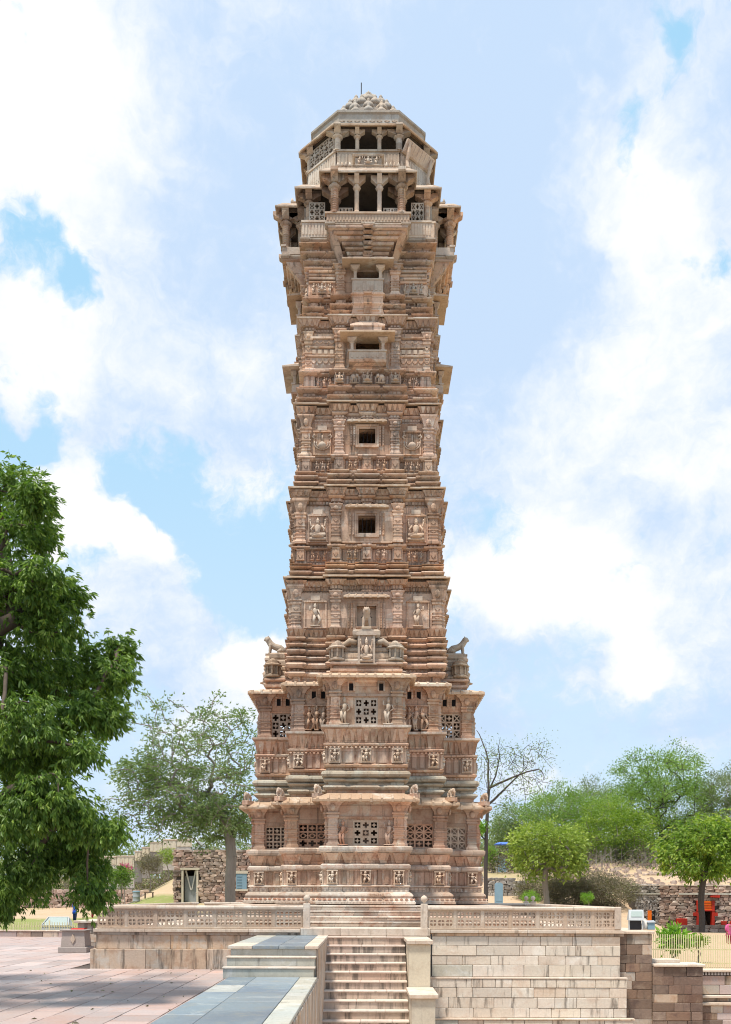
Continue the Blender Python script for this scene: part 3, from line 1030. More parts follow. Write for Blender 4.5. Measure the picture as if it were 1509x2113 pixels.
def low_storey(a1, a2, a3, zw0, zw1, zl1, m, name_m, first):
    """pillared wall zone of the two broad storeys"""
    t = 0.38
    jh = (zw1 - zw0)
    jw1, jw2 = 1.12 if first else 1.02, (a2 - a1) * 0.68
    jw3 = (a3 - a2) * 0.66
    u3 = (a2 + a3 - 0.42) / 2 + .02
    u2 = (a1 + a2 - 0.38) / 2 + .02

    def side(b):
        wall_with_hole(b, -a1, a1, zw0, zl1, a3, t, (-jw1 / 2 + .03, jw1 / 2 - .03, zw0 + .03, zw1 - .06))
        for s in (-1, 1):
            lo, hi = (a1, a2 - t) if s > 0 else (-a2, -a1)
            hole = (s * u2 - jw2 / 2 + .03, s * u2 + jw2 / 2 - .03, zw0 + .03, zw1 - .1) if first else None
            wall_with_hole(b, lo, hi, zw0, zl1, a2, t, hole)
            lo, hi = (a2, a3 - t) if s > 0 else (-a3 + t, -a2)
            wall_with_hole(b, lo, hi, zw0, zl1, a1, t, (s * u3 - jw3 / 2 + .03, s * u3 + jw3 / 2 - .03, zw0 + .03, zw1 - .1))
    st = obj('storey', rot_sides(side), m, tower)
    h_ = 2.5 if first else 2.1
    ib = B().box(-h_, h_, -h_, h_, zw0 - .05, zl1 + .1)  # core added inside so the screen openings read dark
    if first:  # partitions added to stop light passing through the arms
        for s in (-1, 1):
            ib.box(s * h_, s * (a3 - t), -.15, .15, zw0 - .05, zl1 + .1)
            ib.box(-.15, .15, s * h_, s * (a3 - t), zw0 - .05, zl1 + .1)
    obj('darkening_core', ib, m, st)
    pil = pilaster_mesh(zl1 - zw0, 0.42, 0.12, 0.26, 0.30)
    j1 = jali_mesh(jw1, jh - 0.06, 3, 3, lambda i, j: 'plus' if (i + j) % 2 else 'star', .1, .1, .1)
    kinds = ['plus', 'plus', 'star', 'cross'] if first else ['star', 'plus', 'cross', 'star']
    j2 = [jali_mesh(jw2, jh - 0.1, 3, 3, (lambda i, j: ('plus', 'ring', 'star')[j % 3]), .1, .06, .07),
          jali_mesh(jw2, jh - 0.1, 3, 3, (lambda i, j: ('star', 'cross', 'cross')[j % 3]), .1, .06, .07)]
    j3 = [jali_mesh(jw3, jh - 0.1, 3, 3, ['star'] if first else ['plus', 'star'], .1, .06, .07),
          jali_mesh(jw3, jh - 0.1, 3, 3, ['cross'] if first else ['cross', 'star'], .1, .06, .07)]
    for k in range(4):
        for s in (-1, 1):
            put('pilaster', pil, m, st, s * (a1 - .23), a3, zw0, k)
            put('pilaster', pil, m, st, s * (a2 - .23), a2, zw0, k)
            put('pilaster', pil, m, st, s * (a3 - .23), a1, zw0, k)
            put('jali_screen', j3[s > 0], 'carved_pale', st, s * u3, a1 - .06, zw0, k)
            if first:
                put('jali_screen', j2[s > 0], 'carved_red', st, s * u2, a2 - .06, zw0, k)
            elif k in SIDES:
                for i in range(3):
                    f = rng.choice(FIG)
                    put('carved_figure', f, 'tower_stone_low', st, s * u2 + (i - 1) * .3, a2, zw0 + .06, k, (1.05, 1.3, .98 if i != 1 else 1.04))
                put('niche_frame', niche_mesh(jw2 + .1, jh - .14), m, st, s * u2, a2, zw0 + .02, k)
        put('jali_screen', j1, 'carved_pale', st, 0, a3 - .02, zw0, k)
        if k in SIDES:
            for s in (-1, 1):
                put('carved_figure', FIG[2 + (s > 0)], 'carved_red' if first else 'carved_pale', st, s * (a1 * .60), a3, zw0 + .02, k, (1.05, 1.5, jh * .9))
            # lintel with little blocks and openings over the screen
            put('lintel', B().box(-a1 + .45, a1 - .45, -.06, .05, 0, .1), m, st, 0, a3, zw1 - .02, k)
    return st


# ---- first storey
P1 = (1.57, 3.35, 4.95)
s1 = low_storey(*P1, 2.40, 3.53, 4.28, 'tower_stone_low', 'jali', True)
pl1 = cross3(*P1)
course(s1, pl1, [(.40, 0.0), (.46, .02), (.46, .1), (.42, .14)], 'tower_plinth')
ornaments(s1, pl1, .44, .02, .11, .13, 'dentil', 'tower_plinth', .03)
course(s1, pl1, cyma(.143, .30, .42, .33)[::1], 'tower_plinth')
ornaments(s1, pl1, .40, .17, .25, .2, 'disc', 'carved_red', .03)
course(s1, pl1, [(.36, .303), (.38, .36), (.33, .44), (.24, .5), (.2, .52)], 'tower_plinth')
course(s1, pl1, [(.18, .523), (.18, .70), (.22, .72), (.26, .75), (.24, .79), (.15, .80)], 'tower_plinth')
ornaments(s1, pl1, .18, .53, .69, .16, 'flute', 'tower_plinth', .03)
course(s1, pl1, [(.12, .803), (.12, 1.42)], 'tower_stone_low')
ornaments(s1, pl1, .12, .84, 1.40, .3, 'flute', 'tower_stone_low', .04)
course(s1, pl1, [(.16, 1.423), (.24, 1.45), (.27, 1.5), (.27, 1.6), (.2, 1.66)], 'tower_plinth')
course(s1, pl1, [(.08, 1.663), (.1, 1.8), (.14, 2.0), (.2, 2.12)], 'tower_stone_low')
ornaments(s1, pl1, .1, 1.68, 2.1, .42, 'petal', 'tower_stone_low', .16)
course(s1, pl1, [(.26, 2.123), (.32, 2.17), (.34, 2.24), (.34, 2.34), (.28, 2.38), (.1, 2.40)], 'tower_plinth')
course(s1, pl1, [(.06, 4.1), (.12, 4.2), (.12, 4.38), (0.0, 4.45)], 'tower_stone_low')
eave(s1, cross_plain(*P1), 4.17, .60, .36)
nz = niche_mesh(.42, .5)
for k in SIDES:
    for i, (u, d) in enumerate([(0, 4.95), (-1.36, 4.95), (1.36, 4.95), (-3.14, 3.35), (3.14, 3.35), (-4.74, 1.57), (4.74, 1.57)]):
        n_ = put('niche', nz, 'carved_pale', s1, u, d + .14, .86, k)
        f = obj('carved_figure', FIG[i % 6], 'carved_pale', n_, (0, 0, 0), 0, (.85, 1.2, .5))
# carved inscription line on the plinth
ins = B()
for i in range(15):
    x = 0.12 + i * .042
    for j in range(3):
        a = rng.random() * .1
        ins.box(x + rng.random() * .02, x + .022 + rng.random() * .015, -.012, .02, a, a + .015 + rng.random() * .04)
put('carved_lettering', ins, 'carved_red', s1, 0, 5.32, .33, 0)

# ---- second storey
P2 = (1.50, 3.10, 4.70)
s2 = low_storey(*P2, 7.38, 8.60, 9.30, 'tower_stone_low', 'jali', False)
pl2 = cross3(*P2)
TS = 'tower_stone_low'
course(s2, pl2, [(.10, 4.42), (.10, 4.72)], TS)
course(s2, pl2, bulge(4.70, 4.92, .14, .14), 'lichen_stone')
course(s2, pl2, [(.06, 4.92), (.06, 5.04)], 'lichen_stone')
course(s2, pl2, bulge(5.04, 5.2, .12, .14), 'lichen_stone')
course(s2, pl2, [(.14, 5.203), (.3, 5.25), (.34, 5.34), (.3, 5.44), (.16, 5.5)], 'lichen_stone')
course(s2, pl2, [(.1, 5.503), (.1, 5.62), (.22, 5.66), (.24, 5.74), (.12, 5.78)], TS)
ornaments(s2, pl2, .1, 5.52, 5.62, .14, 'dentil', TS, .04)
course(s2, pl2, [(.1, 5.783), (.1, 6.5)], TS)
ornaments(s2, pl2, .1, 5.83, 6.47, .3, 'flute', TS, .04)
course(s2, pl2, [(.14, 6.503), (.24, 6.53), (.26, 6.6), (.16, 6.64)], TS)
ornaments(s2, pl2, .2, 6.42, 6.5, .15, 'lozenge', TS, .03)
course(s2, pl2, [(.1, 6.643), (.12, 6.8), (.2, 7.1), (.3, 7.24)], TS)
ornaments(s2, pl2, .12, 6.66, 7.22, .24, 'petal', TS, .15)
course(s2, pl2, [(.3, 7.243), (.35, 7.27), (.35, 7.35), (.2, 7.38)], 'tower_plinth')
course(s2, pl2, [(.05, 9.15), (.12, 9.22), (.12, 9.4), (0.0, 9.46)], TS)
eave(s2, cross_plain(*P2), 9.26, .52, .26, ribs=.36)
for k in SIDES:
    for i, (u, d) in enumerate([(0, 4.7), (-1.29, 4.7), (1.29, 4.7), (-2.89, 3.1), (2.89, 3.1), (-4.49, 1.5), (4.49, 1.5)]):
        n_ = put('niche', nz, 'carved_pale', s2, u, d + .12, 5.86, k)
        obj('carved_figure', FIG[(i + 2) % 6], 'carved_pale', n_, (0, 0, 0), 0, (.9, 1.2, .5))
    # square loopholes in the lintel zone, blocks painted near-black for their shade
    for u, d in [(-.62, 4.7), (.62, 4.7), (-1.85, 3.1), (1.85, 3.1), (-2.25, 3.1), (2.25, 3.1), (-3.5, 1.5), (3.5, 1.5), (-3.9, 1.5), (3.9, 1.5)]:
        fr = put('loophole', B().box(-.09, .09, -.004, .05, 0, .3), 'void_shade', s2, u, d, 8.82, k)
        q = B()
        q.box(-.15, -.09, -.05, .05, -.04, .34); q.box(.09, .15, -.05, .05, -.04, .34); q.box(-.15, .15, -.06, .05, .34, .4)
        obj('loophole_frame', q, TS, fr)

# ---- roofs of the four projecting bays of the second storey
kiosk = B()
kiosk.lathe([(.34, 0), (.40, .03), (.40, .09), (.32, .12), (.30, .16)], 8)
kiosk.lathe([(.26, .16), (.26, .52)], 8)
for i in range(8):
    a = 2 * PI * i / 8
    kiosk.tube([(.31 * math.cos(a), .31 * math.sin(a), .15), (.31 * math.cos(a), .31 * math.sin(a), .53)], .045, 6)
kiosk.lathe([(.42, .52), (.44, .56), (.40, .6), (.36, .62), (.36, .68), (.28, .7), (.27, .76), (.17, .79), (.12, .86), (.02, .9)], 8)
KIOSK = kiosk.mesh('kiosk')
r2 = obj('bay_roof', rot_sides(lambda b: b.box(-1.4, 1.4, -4.45, -2.6, 9.3, 9.62)), TS, tower)
for k in range(4):
    for (hw, d, z0, z1, o) in ((1.42, 4.46, 9.62, 9.80, .05), (1.36, 4.40, 9.80, 9.92, -.02), (1.44, 4.50, 9.92, 10.06, .04), (1.34, 4.40, 10.06, 10.2, 0), (1.0, 4.3, 10.2, 10.5, 0), (.85, 4.22, 10.5, 10.75, .04), (.62, 4.2, 10.75, 11.1, 0), (.5, 4.75 - .4, 11.1, 11.45, .05)):
        b = B().rects([(hw, d, -2.6, z0), (hw + o + .03, d + o + .03, -2.6, z0 + (z1 - z0) * .3), (hw + o + .03, d + o + .03, -2.6, z0 + (z1 - z0) * .75), (hw - .02, d - .02, -2.6, z1 + .004)])
        put('moulding_course', b.mesh('course'), 'tower_grey' if z0 > 10 else TS, r2, 0, 0, 0, k)
    if k not in SIDES: continue
    for s in (-1, 1):
        put('corner_kiosk', KIOSK, 'tower_grey', r2, s * 1.2, 4.2, 10.12, k)
    fb = B()
    fb.box(-.36, -.26, -.1, .1, 0, 1.15); fb.box(.26, .36, -.1, .1, 0, 1.15); fb.box(-.42, .42, -.14, .1, 1.15, 1.25); fb.box(-.42, .42, -.14, .1, -.06, 0); fb.box(-.26, .26, -.02, .1, 0, 1.15)
    fb.poly_y([(-.42, 1.25), (.42, 1.25), (.22, 1.4), (-.22, 1.4)], -.1, .3)
    pn = put('shrine_panel', fb, 'carved_pale', r2, 0, 4.52, 9.98, k)
    obj('carved_figure', SEAT, 'carved_pale', pn, (0, -.03, .04), 0, (.72, 1.1, 1.02))
    for s in (-1, 1):
        wv = B().tube([(s * .4, 0, .9), (s * .7, 0, .98), (s * .95, 0, .8), (s * 1.1, 0, .78)], [.1, .13, .1, .06], 7)
        obj('carved_scroll', wv.mesh('scroll', True), 'tower_grey', pn, (0, .18, 0))


# ---- shaft storeys
def window_frame_mesh(w, h):
    b = B()
    for i, (e, p) in enumerate(((.10, .05), (.2, .09))):
        a = .075 * i
        b.box(-w / 2 - a - .075, -w / 2 - a, -p, .06, -a, h + a)
        b.box(w / 2 + a, w / 2 + a + .075, -p, .06, -a, h + a)
        b.box(-w / 2 - a - .075, w / 2 + a + .075, -p - .004, .06, h + a, h + a + .1)
        b.box(-w / 2 - a - .075, w / 2 + a + .075, -p - .008, .06, -a - .1, -a)
    return b.mesh('window_frame')


def canopy_mesh(hw, proj, drop, th=.06, ribs=True):
    """small sloping canopy: back edge on y=0 at height drop, front lip at y=-proj, z=0"""
    b = B().loft([[(-hw, -proj, 0), (hw, -proj, 0), (hw, .05, 0.0 + drop * .15), (-hw, .05, drop * .15)],
                  [(-hw, -proj, th), (hw, -proj, th), (hw, .05, drop * .3 + th), (-hw, .05, drop * .3 + th)],
                  [(-hw * .82, -.04, drop), (hw * .82, -.04, drop), (hw * .82, .05, drop), (-hw * .82, .05, drop)]])
    if ribs:
        n = max(3, int(hw * 2 / .3))
        for i in range(n):
            x = -hw + hw * 2 * (i + .5) / n
            b.loft([[(x - .045, -proj - .02, -.03), (x + .045, -proj - .02, -.03), (x + .035, -proj - .02, th + .03), (x - .035, -proj - .02, th + .03)],
                    [(x * .84 - .045, -.03, drop - .1), (x * .84 + .045, -.03, drop - .1), (x * .84 + .035, -.03, drop + .03), (x * .84 - .035, -.03, drop + .03)]])
    return b.mesh('canopy')


def shaft_storey(c, b, a1, zw0, zw1, m, hole):
    t = .45

    def side(bb):
        wall_with_hole(bb, -a1, a1, zw0, zw1, b, t, hole)
        for s in (-1, 1):
            lo, hi = (a1, c - t) if s > 0 else (-c, -a1)
            bb.box(lo, hi, -c, -c + t, zw0, zw1)
    return obj('storey', rot_sides(side), m, tower)


TW = 'tower_stone'


def base_run(st, pl, zs, m=TW):
    """moulded base: alternate bold and sunk courses between the given heights"""
    for i, (z0, z1, kind, o) in enumerate(zs):
        o = o * 1.3 if kind in 'rkcp' else o - .07
        if kind == 'r':
            course(st, pl, bulge(z0, z1 + .003, o * .3, o * .7), m)
        elif kind == 's':
            course(st, pl, [(o, z0), (o, z1 + .003)], m)
            if z1 - z0 > .07:
                ornaments(st, pl, o, z0 + .015, z1 - .01, .11 if i % 2 else .16, 'dentil' if i % 2 else 'lozenge', m, .045)
        elif kind == 'c':
            course(st, pl, cyma(z0, z1 + .003, o * .25, o), m)
        elif kind == 'k':     # wavy cornice lip
            course(st, pl, [(o * .3, z0), (o * .9, z0 + (z1 - z0) * .35), (o, z0 + (z1 - z0) * .6), (o * .85, z1 - .02), (o * .2, z1 + .003)], m)
        elif kind == 'f':
            course(st, pl, [(o, z0), (o, z1 + .003)], m)
            ornaments(st, pl, o, z0 + .03, z1 - .02, .17, 'flute', m, .035)
        elif kind == 'd':
            course(st, pl, [(o, z0), (o, z1 + .003)], m)
            ornaments(st, pl, o, z0 + .02, z1 - .02, .13, 'dentil', m, .04)
        elif kind == 'p':
            course(st, pl, [(o * .4, z0), (o * .6, z0 + (z1 - z0) * .5), (o, z1 + .003)], m)
            ornaments(st, pl, o * .45, z0 + .01, z1 - .01, .2, 'petal', m, o * .6)
        elif kind == 'l':
            course(st, pl, [(o, z0), (o, z1 + .003)], m)
            ornaments(st, pl, o, z0 + .02, z1 - .02, .2, 'lozenge', m, .03)
        elif kind == 'o':
            course(st, pl, [(o, z0), (o, z1 + .003)], m)
            ornaments(st, pl, o, z0 + .02, z1 - .02, .24, 'disc', m, .045)


# third storey (zone with the lion bays)
c, b_, a1 = 3.22, 3.42, 1.52
pl = shaft(c, b_, a1)
s3 = shaft_storey(c, b_, a1, 11.72, 13.3, TW, (-.42, .42, 11.72 + .1, 12.7))
base_run(s3, pl, [(9.3, 9.75, 's', .0), (9.75, 9.95, 'r', .14), (9.95, 10.08, 's', .02), (10.08, 10.34, 'r', .18), (10.34, 10.42, 's', .03), (10.42, 10.58, 'k', .17), (10.58, 10.68, 's', .02),
                  (10.68, 10.92, 'r', .16), (10.92, 11.0, 's', .02), (11.0, 11.14, 'k', .18), (11.14, 11.26, 'd', .04), (11.26, 11.44, 'r', .15), (11.44, 11.72, 'p', .16)])
base_run(s3, pl, [(13.3, 13.42, 'd', .03), (13.42, 13.6, 's', .05), (13.6, 13.78, 'p', .18), (13.78, 13.9, 's', .1)])
eave(s3, shaft(c, b_, a1, s=.03), 13.86, .34, .15, ribs=0, th=.06)
for k in range(4):
    bk = B().box(-.6, .6, 0, .1, 11.6, 12.9)
    bk.poly_y([(-.5, 11.7), (-.42, 11.7), (-.42, 12.7), (-.5, 12.7)], -.05, .02)
    n_ = put('niche_back', bk, 'carved_pale', s3, 0, b_ - .34, 0, k)
    star = [(.13 * (1 if i % 2 else 1.9) * math.cos(i * PI / 8), 12.32 + .13 * (1 if i % 2 else 1.9) * math.sin(i * PI / 8)) for i in range(16)]
    obj('star_opening', B().poly_y(star, -.012, .02), 'void_shade', n_)  # flat star, its shade painted on instead of pierced
# fourth storey
c4, b4, a4 = 3.05, 3.27, 1.52
pl4 = shaft(c4, b4, a4)
s4 = shaft_storey(c4, b4, a4, 15.46, 17.05, TW, (-.37, .37, 15.85, 16.6))
base_run(s4, pl4, [(13.95, 14.1, 's', .06), (14.1, 14.26, 'k', .22), (14.26, 14.36, 's', .05), (14.36, 14.5, 'r', .2), (14.5, 14.58, 'k', .2), (14.58, 14.72, 'd', .08), (14.72, 15.22, 'f', .06), (15.22, 15.34, 'k', .14), (15.34, 15.46, 's', .04)])
base_run(s4, pl4, [(17.05, 17.2, 's', .02), (17.2, 17.36, 'd', .05), (17.36, 17.5, 'r', .1), (17.5, 17.72, 'p', .18), (17.72, 17.82, 's', .1)])
eave(s4, shaft(c4, b4, a4, s=.03), 17.76, .32, .14, ribs=0, th=.06)
# fifth storey
c5, b5, a5 = 2.84, 3.05, 1.40
pl5 = shaft(c5, b5, a5)
s5 = shaft_storey(c5, b5, a5, 19.3, 20.75, TW, (-.35, .35, 19.78, 20.42))
base_run(s5, pl5, [(17.86, 18.02, 's', .08), (18.02, 18.16, 'k', .26), (18.16, 18.28, 's', .08), (18.28, 18.42, 'k', .24), (18.42, 18.52, 'd', .1), (18.52, 18.66, 'r', .16), (18.66, 19.14, 'f', .06), (19.14, 19.3, 'k', .13)])
base_run(s5, pl5, [(20.75, 20.9, 'd', .03), (20.9, 21.02, 's', .05), (21.02, 21.16, 'r', .1), (21.16, 21.4, 'p', .18), (21.4, 21.5, 's', .1)])
eave(s5, shaft(c5, b5, a5, s=.03), 21.44, .34, .15, ribs=0, th=.06)


def dress_window_storey(st, c, b, a1, zw0, zw1, sill, win, canopy_z, canopy_hw, relief, kinds, proj=.28):
    """pilasters, window frame, canopy and carved side panels"""
    pil = pilaster_mesh(zw1 - zw0 + .02, .38, .10, .10, .2)
    pil2 = pilaster_mesh(zw1 - zw0 + .3, .40, .12, .16, .34)
    w, h = win
    wf = window_frame_mesh(w, h)
    cm = canopy_mesh(canopy_hw, proj, .2)
    for k in range(4):
        for s in (-1, 1):
            put('pilaster', pil, TW, st, s * (a1 - .2), b, zw0, k)
            put('pilaster', pil2, TW, st, s * (c - .2), c, zw0, k)
        if k not in SIDES: continue
        f = put('window_frame', wf, 'tower_stone', st, 0, b, sill, k)
        if h < 1.2 and w < .8:
            g = B()
            for i in range(3):
                x = -w / 2 + w * (i + 1) / 4
                g.tube([(x, .3, 0), (x, .3, h)], .012, 6)
            obj('window_grille', g, 'iron_dark', f)
        for s in (-1, 1):
            for j, uu in enumerate((w / 2 + .2, w / 2 + .34)):
                if uu + .07 > a1 - .4: continue
                sb = B().box(-.045, .045, -.05, .03, 0, h + .2)
                for q in range(int((h + .2) / .11)):
                    sb.box(-.03, .03, -.075, -.05, .02 + q * .11, .09 + q * .11)
                put('carved_strip', sb, 'tower_stone', st, s * uu, b, sill - .08, k)
        put('canopy', cm, 'eave_stone', st, 0, b + .02, canopy_z, k)
        for s in (-1, 1):
            u = s * (a1 + c - .36) / 2
            wd = c - .40 - a1 - .1
            nm = niche_mesh(wd * .8, zw1 - zw0 - .52, .07)
            n_ = put('niche', nm, TW, st, u, c, zw0 + .12, k)
            fh = zw1 - zw0 - .62
            if relief == 'pot':
                obj('carved_panel', POT, 'carved_pale', n_, (0, 0, 0.02), 0, (wd * 1.05, 1.2, fh))
            elif relief == 'seat':
                obj('carved_figure', SEAT, 'carved_pale', n_, (0, 0, 0.02), 0, (wd * .95, 1.2, fh))
            else:
                obj('carved_figure', FIG[kinds + (s > 0)], 'carved_pale', n_, (0, 0, 0.02), 0, (1.05, 1.2, fh))
            # little block over the niche
            put('carved_block', B().box(-.2, .2, -.08, .05, 0, .2).box(-.3, .3, -.05, .05, -.06, 0), 'carved_pale', st, u, c, zw1 - .32, k)


dress_window_storey(s3, c, b_, a1, 11.72, 13.3, 11.82, (.84, .88), 13.0, .98, 'stand', 0)
dress_window_storey(s4, c4, b4, a4, 15.46, 17.05, 15.85, (.74, .75), 16.88, .92, 'seat', 2)
dress_window_storey(s5, c5, b5, a5, 19.3, 20.75, 19.78, (.70, .64), 20.62, .85, 'pot', 3)

med = B()
med.box(-.15, .15, -.06, .03, 0, .42)
med.poly_y([(0, .05), (.1, .21), (0, .37), (-.1, .21)], -.1, -.05)
med.box(-.17, .17, -.08, .03, -.03, .02); med.box(-.17, .17, -.08, .03, .4, .45)
MED = med.mesh('medallion')
for st_, c_, bb_, aa_, z_ in ((s4, c4, b4, a4, 14.76), (s5, c5, b5, a5, 18.69)):
    for k in SIDES:
        for u, d in ((0, bb_), (-aa_ + .2, bb_), (aa_ - .2, bb_), (-c_ + .2, c_), (c_ - .2, c_)):
            put('medallion', MED, 'tower_stone', st_, u, d + .06, z_, k)

# sixth and seventh storeys with little balconies
c6, b6, a6 = 2.72, 2.92, 1.40
pl6 = shaft(c6, b6, a6)
s6 = shaft_storey(c6, b6, a6, 23.0, 24.7, TW, (-.5, .5, 23.3, 24.45))
base_run(s6, pl6, [(21.55, 21.7, 's', .06), (21.7, 21.84, 'k', .26), (21.84, 21.96, 's', .06), (21.96, 22.1, 'd', .1), (22.1, 22.24, 'k', .24), (22.24, 22.36, 'r', .18), (22.36, 22.86, 'f', .08), (22.86, 23.0, 'k', .2)])
base_run(s6, pl6, [(24.7, 24.85, 's', .02), (24.85, 24.98, 'd', .05), (24.98, 25.2, 'p', .2), (25.2, 25.3, 's', .1)])
eave(s6, shaft(c6, b6, a6, s=.03), 25.2, .32, .15, ribs=0, th=.06)
c7, b7, a7 = 2.58, 2.80, 1.38
pl7 = shaft(c7, b7, a7)
s7 = shaft_storey(c7, b7, a7, 26.28, 27.5, TW, (-.5, .5, 26.5, 27.35))
base_run(s7, pl7, [(25.3, 25.46, 's', .06), (25.46, 25.6, 'r', .2), (25.6, 25.74, 's', .05), (25.74, 25.86, 'k', .2), (25.86, 26.14, 'o', .06), (26.14, 26.28, 'k', .18)])
# corner zones of the sixth and seventh storeys carry bands of carving instead of pilasters
def corner_bands(st, c, a1, bands):
    for k in range(4):
        for s in (-1, 1):
            u = s * (a1 + c) / 2
            hw = (c - a1) / 2 - .02
            for (z0, z1, o, kind) in bands:
                b = B().rects([(hw, o * .6, .05, 0), (hw, o, .05, (z1 - z0) * .25), (hw, o, .05, (z1 - z0) * .8), (hw, o * .7, .05, z1 - z0)])
                put('carved_band', b.mesh('band'), TW, st, u, c, z0, k)
                if k in SIDES and kind:
                    q = B()
                    n = int(hw * 2 / .24)
                    for i in range(n):
                        x = -hw + 2 * hw * (i + .5) / n
                        zc, r_ = (z1 - z0) * .52, (z1 - z0) * .36
                        if kind == 'swag':
                            q.tube([(x + .11 * math.sin(t), -o - .015, zc + r_ * .7 - r_ * 1.1 * math.cos(t)) for t in np.linspace(-1.8, 1.8, 8)], .022, 5)
                        else:
                            q.box(x - .075, x + .075, -o - .035, -o + .02, zc - r_, zc + r_)
                    tag(put('carved_frieze', q, 'carved_pale' if kind != 'swag' else TW, st, u, c, z0, k), kind='stuff')


corner_bands(s6, c6, a6, [(23.0, 23.16, .14, None), (23.18, 23.62, .1, 'swag'), (23.62, 23.74, .15, None), (23.76, 24.0, .06, 'block'), (24.02, 24.12, .12, None), (24.14, 24.4, .07, 'swag'), (24.42, 24.54, .14, None)])
corner_bands(s7, c7, a7, [(26.3, 26.42, .12, None), (26.46, 26.92, .04, None), (26.94, 27.04, .1, None), (27.08, 27.2, .12, None), (27.24, 27.36, .1, None), (27.38, 27.5, .14, None)])
for k in SIDES:
    for s in (-1, 1):
        put('carved_figure', SEAT, 'carved_pale', s7, s * (a7 + c7) / 2, c7 + .03, 26.47, k, (.5, 1.0, .46))
        for q in (-.36, .36):
            put('carved_figure', FIG[(q > 0) + 1], 'carved_pale', s7, s * (a7 + c7) / 2 + q, c7 + .03, 26.47, k, (.5, .8, .45))
    # frieze of seated figures and elephants under the sixth storey balcony
    for u, me, w in ((-1.2, SEAT, .5), (0, SEAT, .55), (1.2, SEAT, .5), (-.6, ELE, .42), (.6, ELE, .42)):
        put('carved_figure', me, 'carved_pale', s6, u, b6 + .1, 22.38, k, (w if u <= 0 or me is SEAT else -w, 1.0, .48))


def balcony(st, k, b, z_floor, z_open0, z_open1, hw, proj, corb, m='eave_stone'):
    r_ = B()
    n = len(corb)
    lst = []
    for i, (w, p, z) in enumerate(corb):
        lst.append((w, p, .02, z))
    base = put('balcony_base', B().rects(lst).mesh('base'), TW, st, 0, b, 0, k)
    # lotus bud down the middle of the corbels
    bud = B().rects([(.12, corb[0][1] + .03, .02, corb[0][2])] + [(.15 + .03 * (i % 2), p + .05, .02, z) for i, (w, p, z) in enumerate(corb[1:])])
    obj('carved_bud', bud, TW, base)
    pr = B()
    pr.box(-hw, hw, -proj, -proj + .1, z_floor, z_open0)
    for s in (-1, 1):
        pr.box(s * hw, s * (hw - .1), -proj + .1, .02, z_floor, z_open0)
    pr.box(-hw - .04, hw + .04, -proj - .04, -proj + .14, z_open0, z_open0 + .06)
    pr.box(-hw + .1, hw - .1, -proj + .1, .02, z_floor, z_floor + .04)
    for i in range(7):
        x = -hw + .12 + (2 * hw - .24) * i / 6
        pr.box(x - .04, x + .04, -proj - .025, -proj + .02, z_floor + .08, z_open0 - .08)
    put('balcony_rail', pr, 'carved_pale', st, 0, b, 0, k)
    H = z_open1 - z_open0 - .06
    cb = B().rects([(.09, .09, .09, 0), (.09, .09, .09, H * .08), (.06, .06, .06, H * .12), (.06, .06, .06, H * .6), (.09, .09, .09, H * .64), (.06, .06, .06, H * .68), (.12, .12, .1, H * .78), (.2, .16, .1, H * .93), (.2, .16, .1, H)])
    cme = cb.mesh('column')
    for s in (-1, 1):
        put('column', cme, 'carved_pale', st, s * (hw - .12), b + proj - .1, z_open0 + .06, k)
    return base


cm6 = canopy_mesh(1.16, .92, .3, .06, False)
cm7 = canopy_mesh(1.10, .82, .3, .06, False)
pilb6 = pilaster_mesh(1.72, .38, .12, .12, .2)
pilb7 = pilaster_mesh(1.3, .38, .12, .14, .22)
for k in range(4):
    for s in (-1, 1):
        put('pilaster', pilb6, TW, s6, s * (a6 - .2), b6, 23.0, k)
        put('pilaster', pilb7, TW, s7, s * (a7 - .2), b7, 26.28, k)
        put('pilaster', pilaster_mesh(1.72, .3, .1, .08, .2), TW, s6, s * (c6 - .16), c6, 23.0, k)
    if k not in SIDES: continue
    balcony(s6, k, b6, 23.2, 23.55, 24.15, .78, .5, [(.7, .1, 22.9), (.85, .3, 22.98), (.6, .2, 23.02), (.8, .5, 23.12), (.8, .55, 23.2)])
    put('canopy', cm6, 'eave_stone', s6, 0, b6, 24.15, k)
    put('roof_block', B().rects([(.85, .35, .05, 0), (.9, .4, .05, .1), (.6, .3, .05, .14), (.6, .3, .05, .3), (.75, .34, .05, .34), (.75, .3, .05, .42), (.3, .2, .05, .6)]), TW, s6, 0, b6, 24.42, k)
    balcony(s7, k, b7, 26.2, 26.72, 27.35, .66, .42, [(.8, .06, 25.3), (.95, .3, 25.36), (.7, .2, 25.42), (.62, .25, 25.7), (.72, .34, 25.78), (.66, .3, 25.84), (.66, .34, 26.1), (.74, .42, 26.14), (.66, .42, 26.2)])
    put('canopy', cm7, 'eave_stone', s7, 0, b7, 27.38, k)

for st_, c_, bb_, aa_, z_, hh_ in ((s3, 3.22, 3.42, 1.52, 13.42, .17), (s4, c4, b4, a4, 14.77, .4), (s5, c5, b5, a5, 18.7, .4), (s7, c7, b7, a7, 25.88, .24), (s6, c6, b6, a6, 22.4, .4)):
    for k in SIDES:
        n_ = 0
        us = [(-.75, bb_), (-.48, bb_), (.48, bb_), (.75, bb_)] if st_ not in (s6, s7) else []
        mid_ = (aa_ + c_ - .4) / 2
        for s in (-1, 1):
            us += [(s * (mid_ - .26), c_), (s * mid_, c_), (s * (mid_ + .26), c_)]
        for u, d in us:
            n_ += 1
            put('carved_figure', FIG[(n_ * 5 + k) % 6], 'tower_stone', st_, u, d - .04, z_, k, (hh_ * 1.1, .9, hh_))

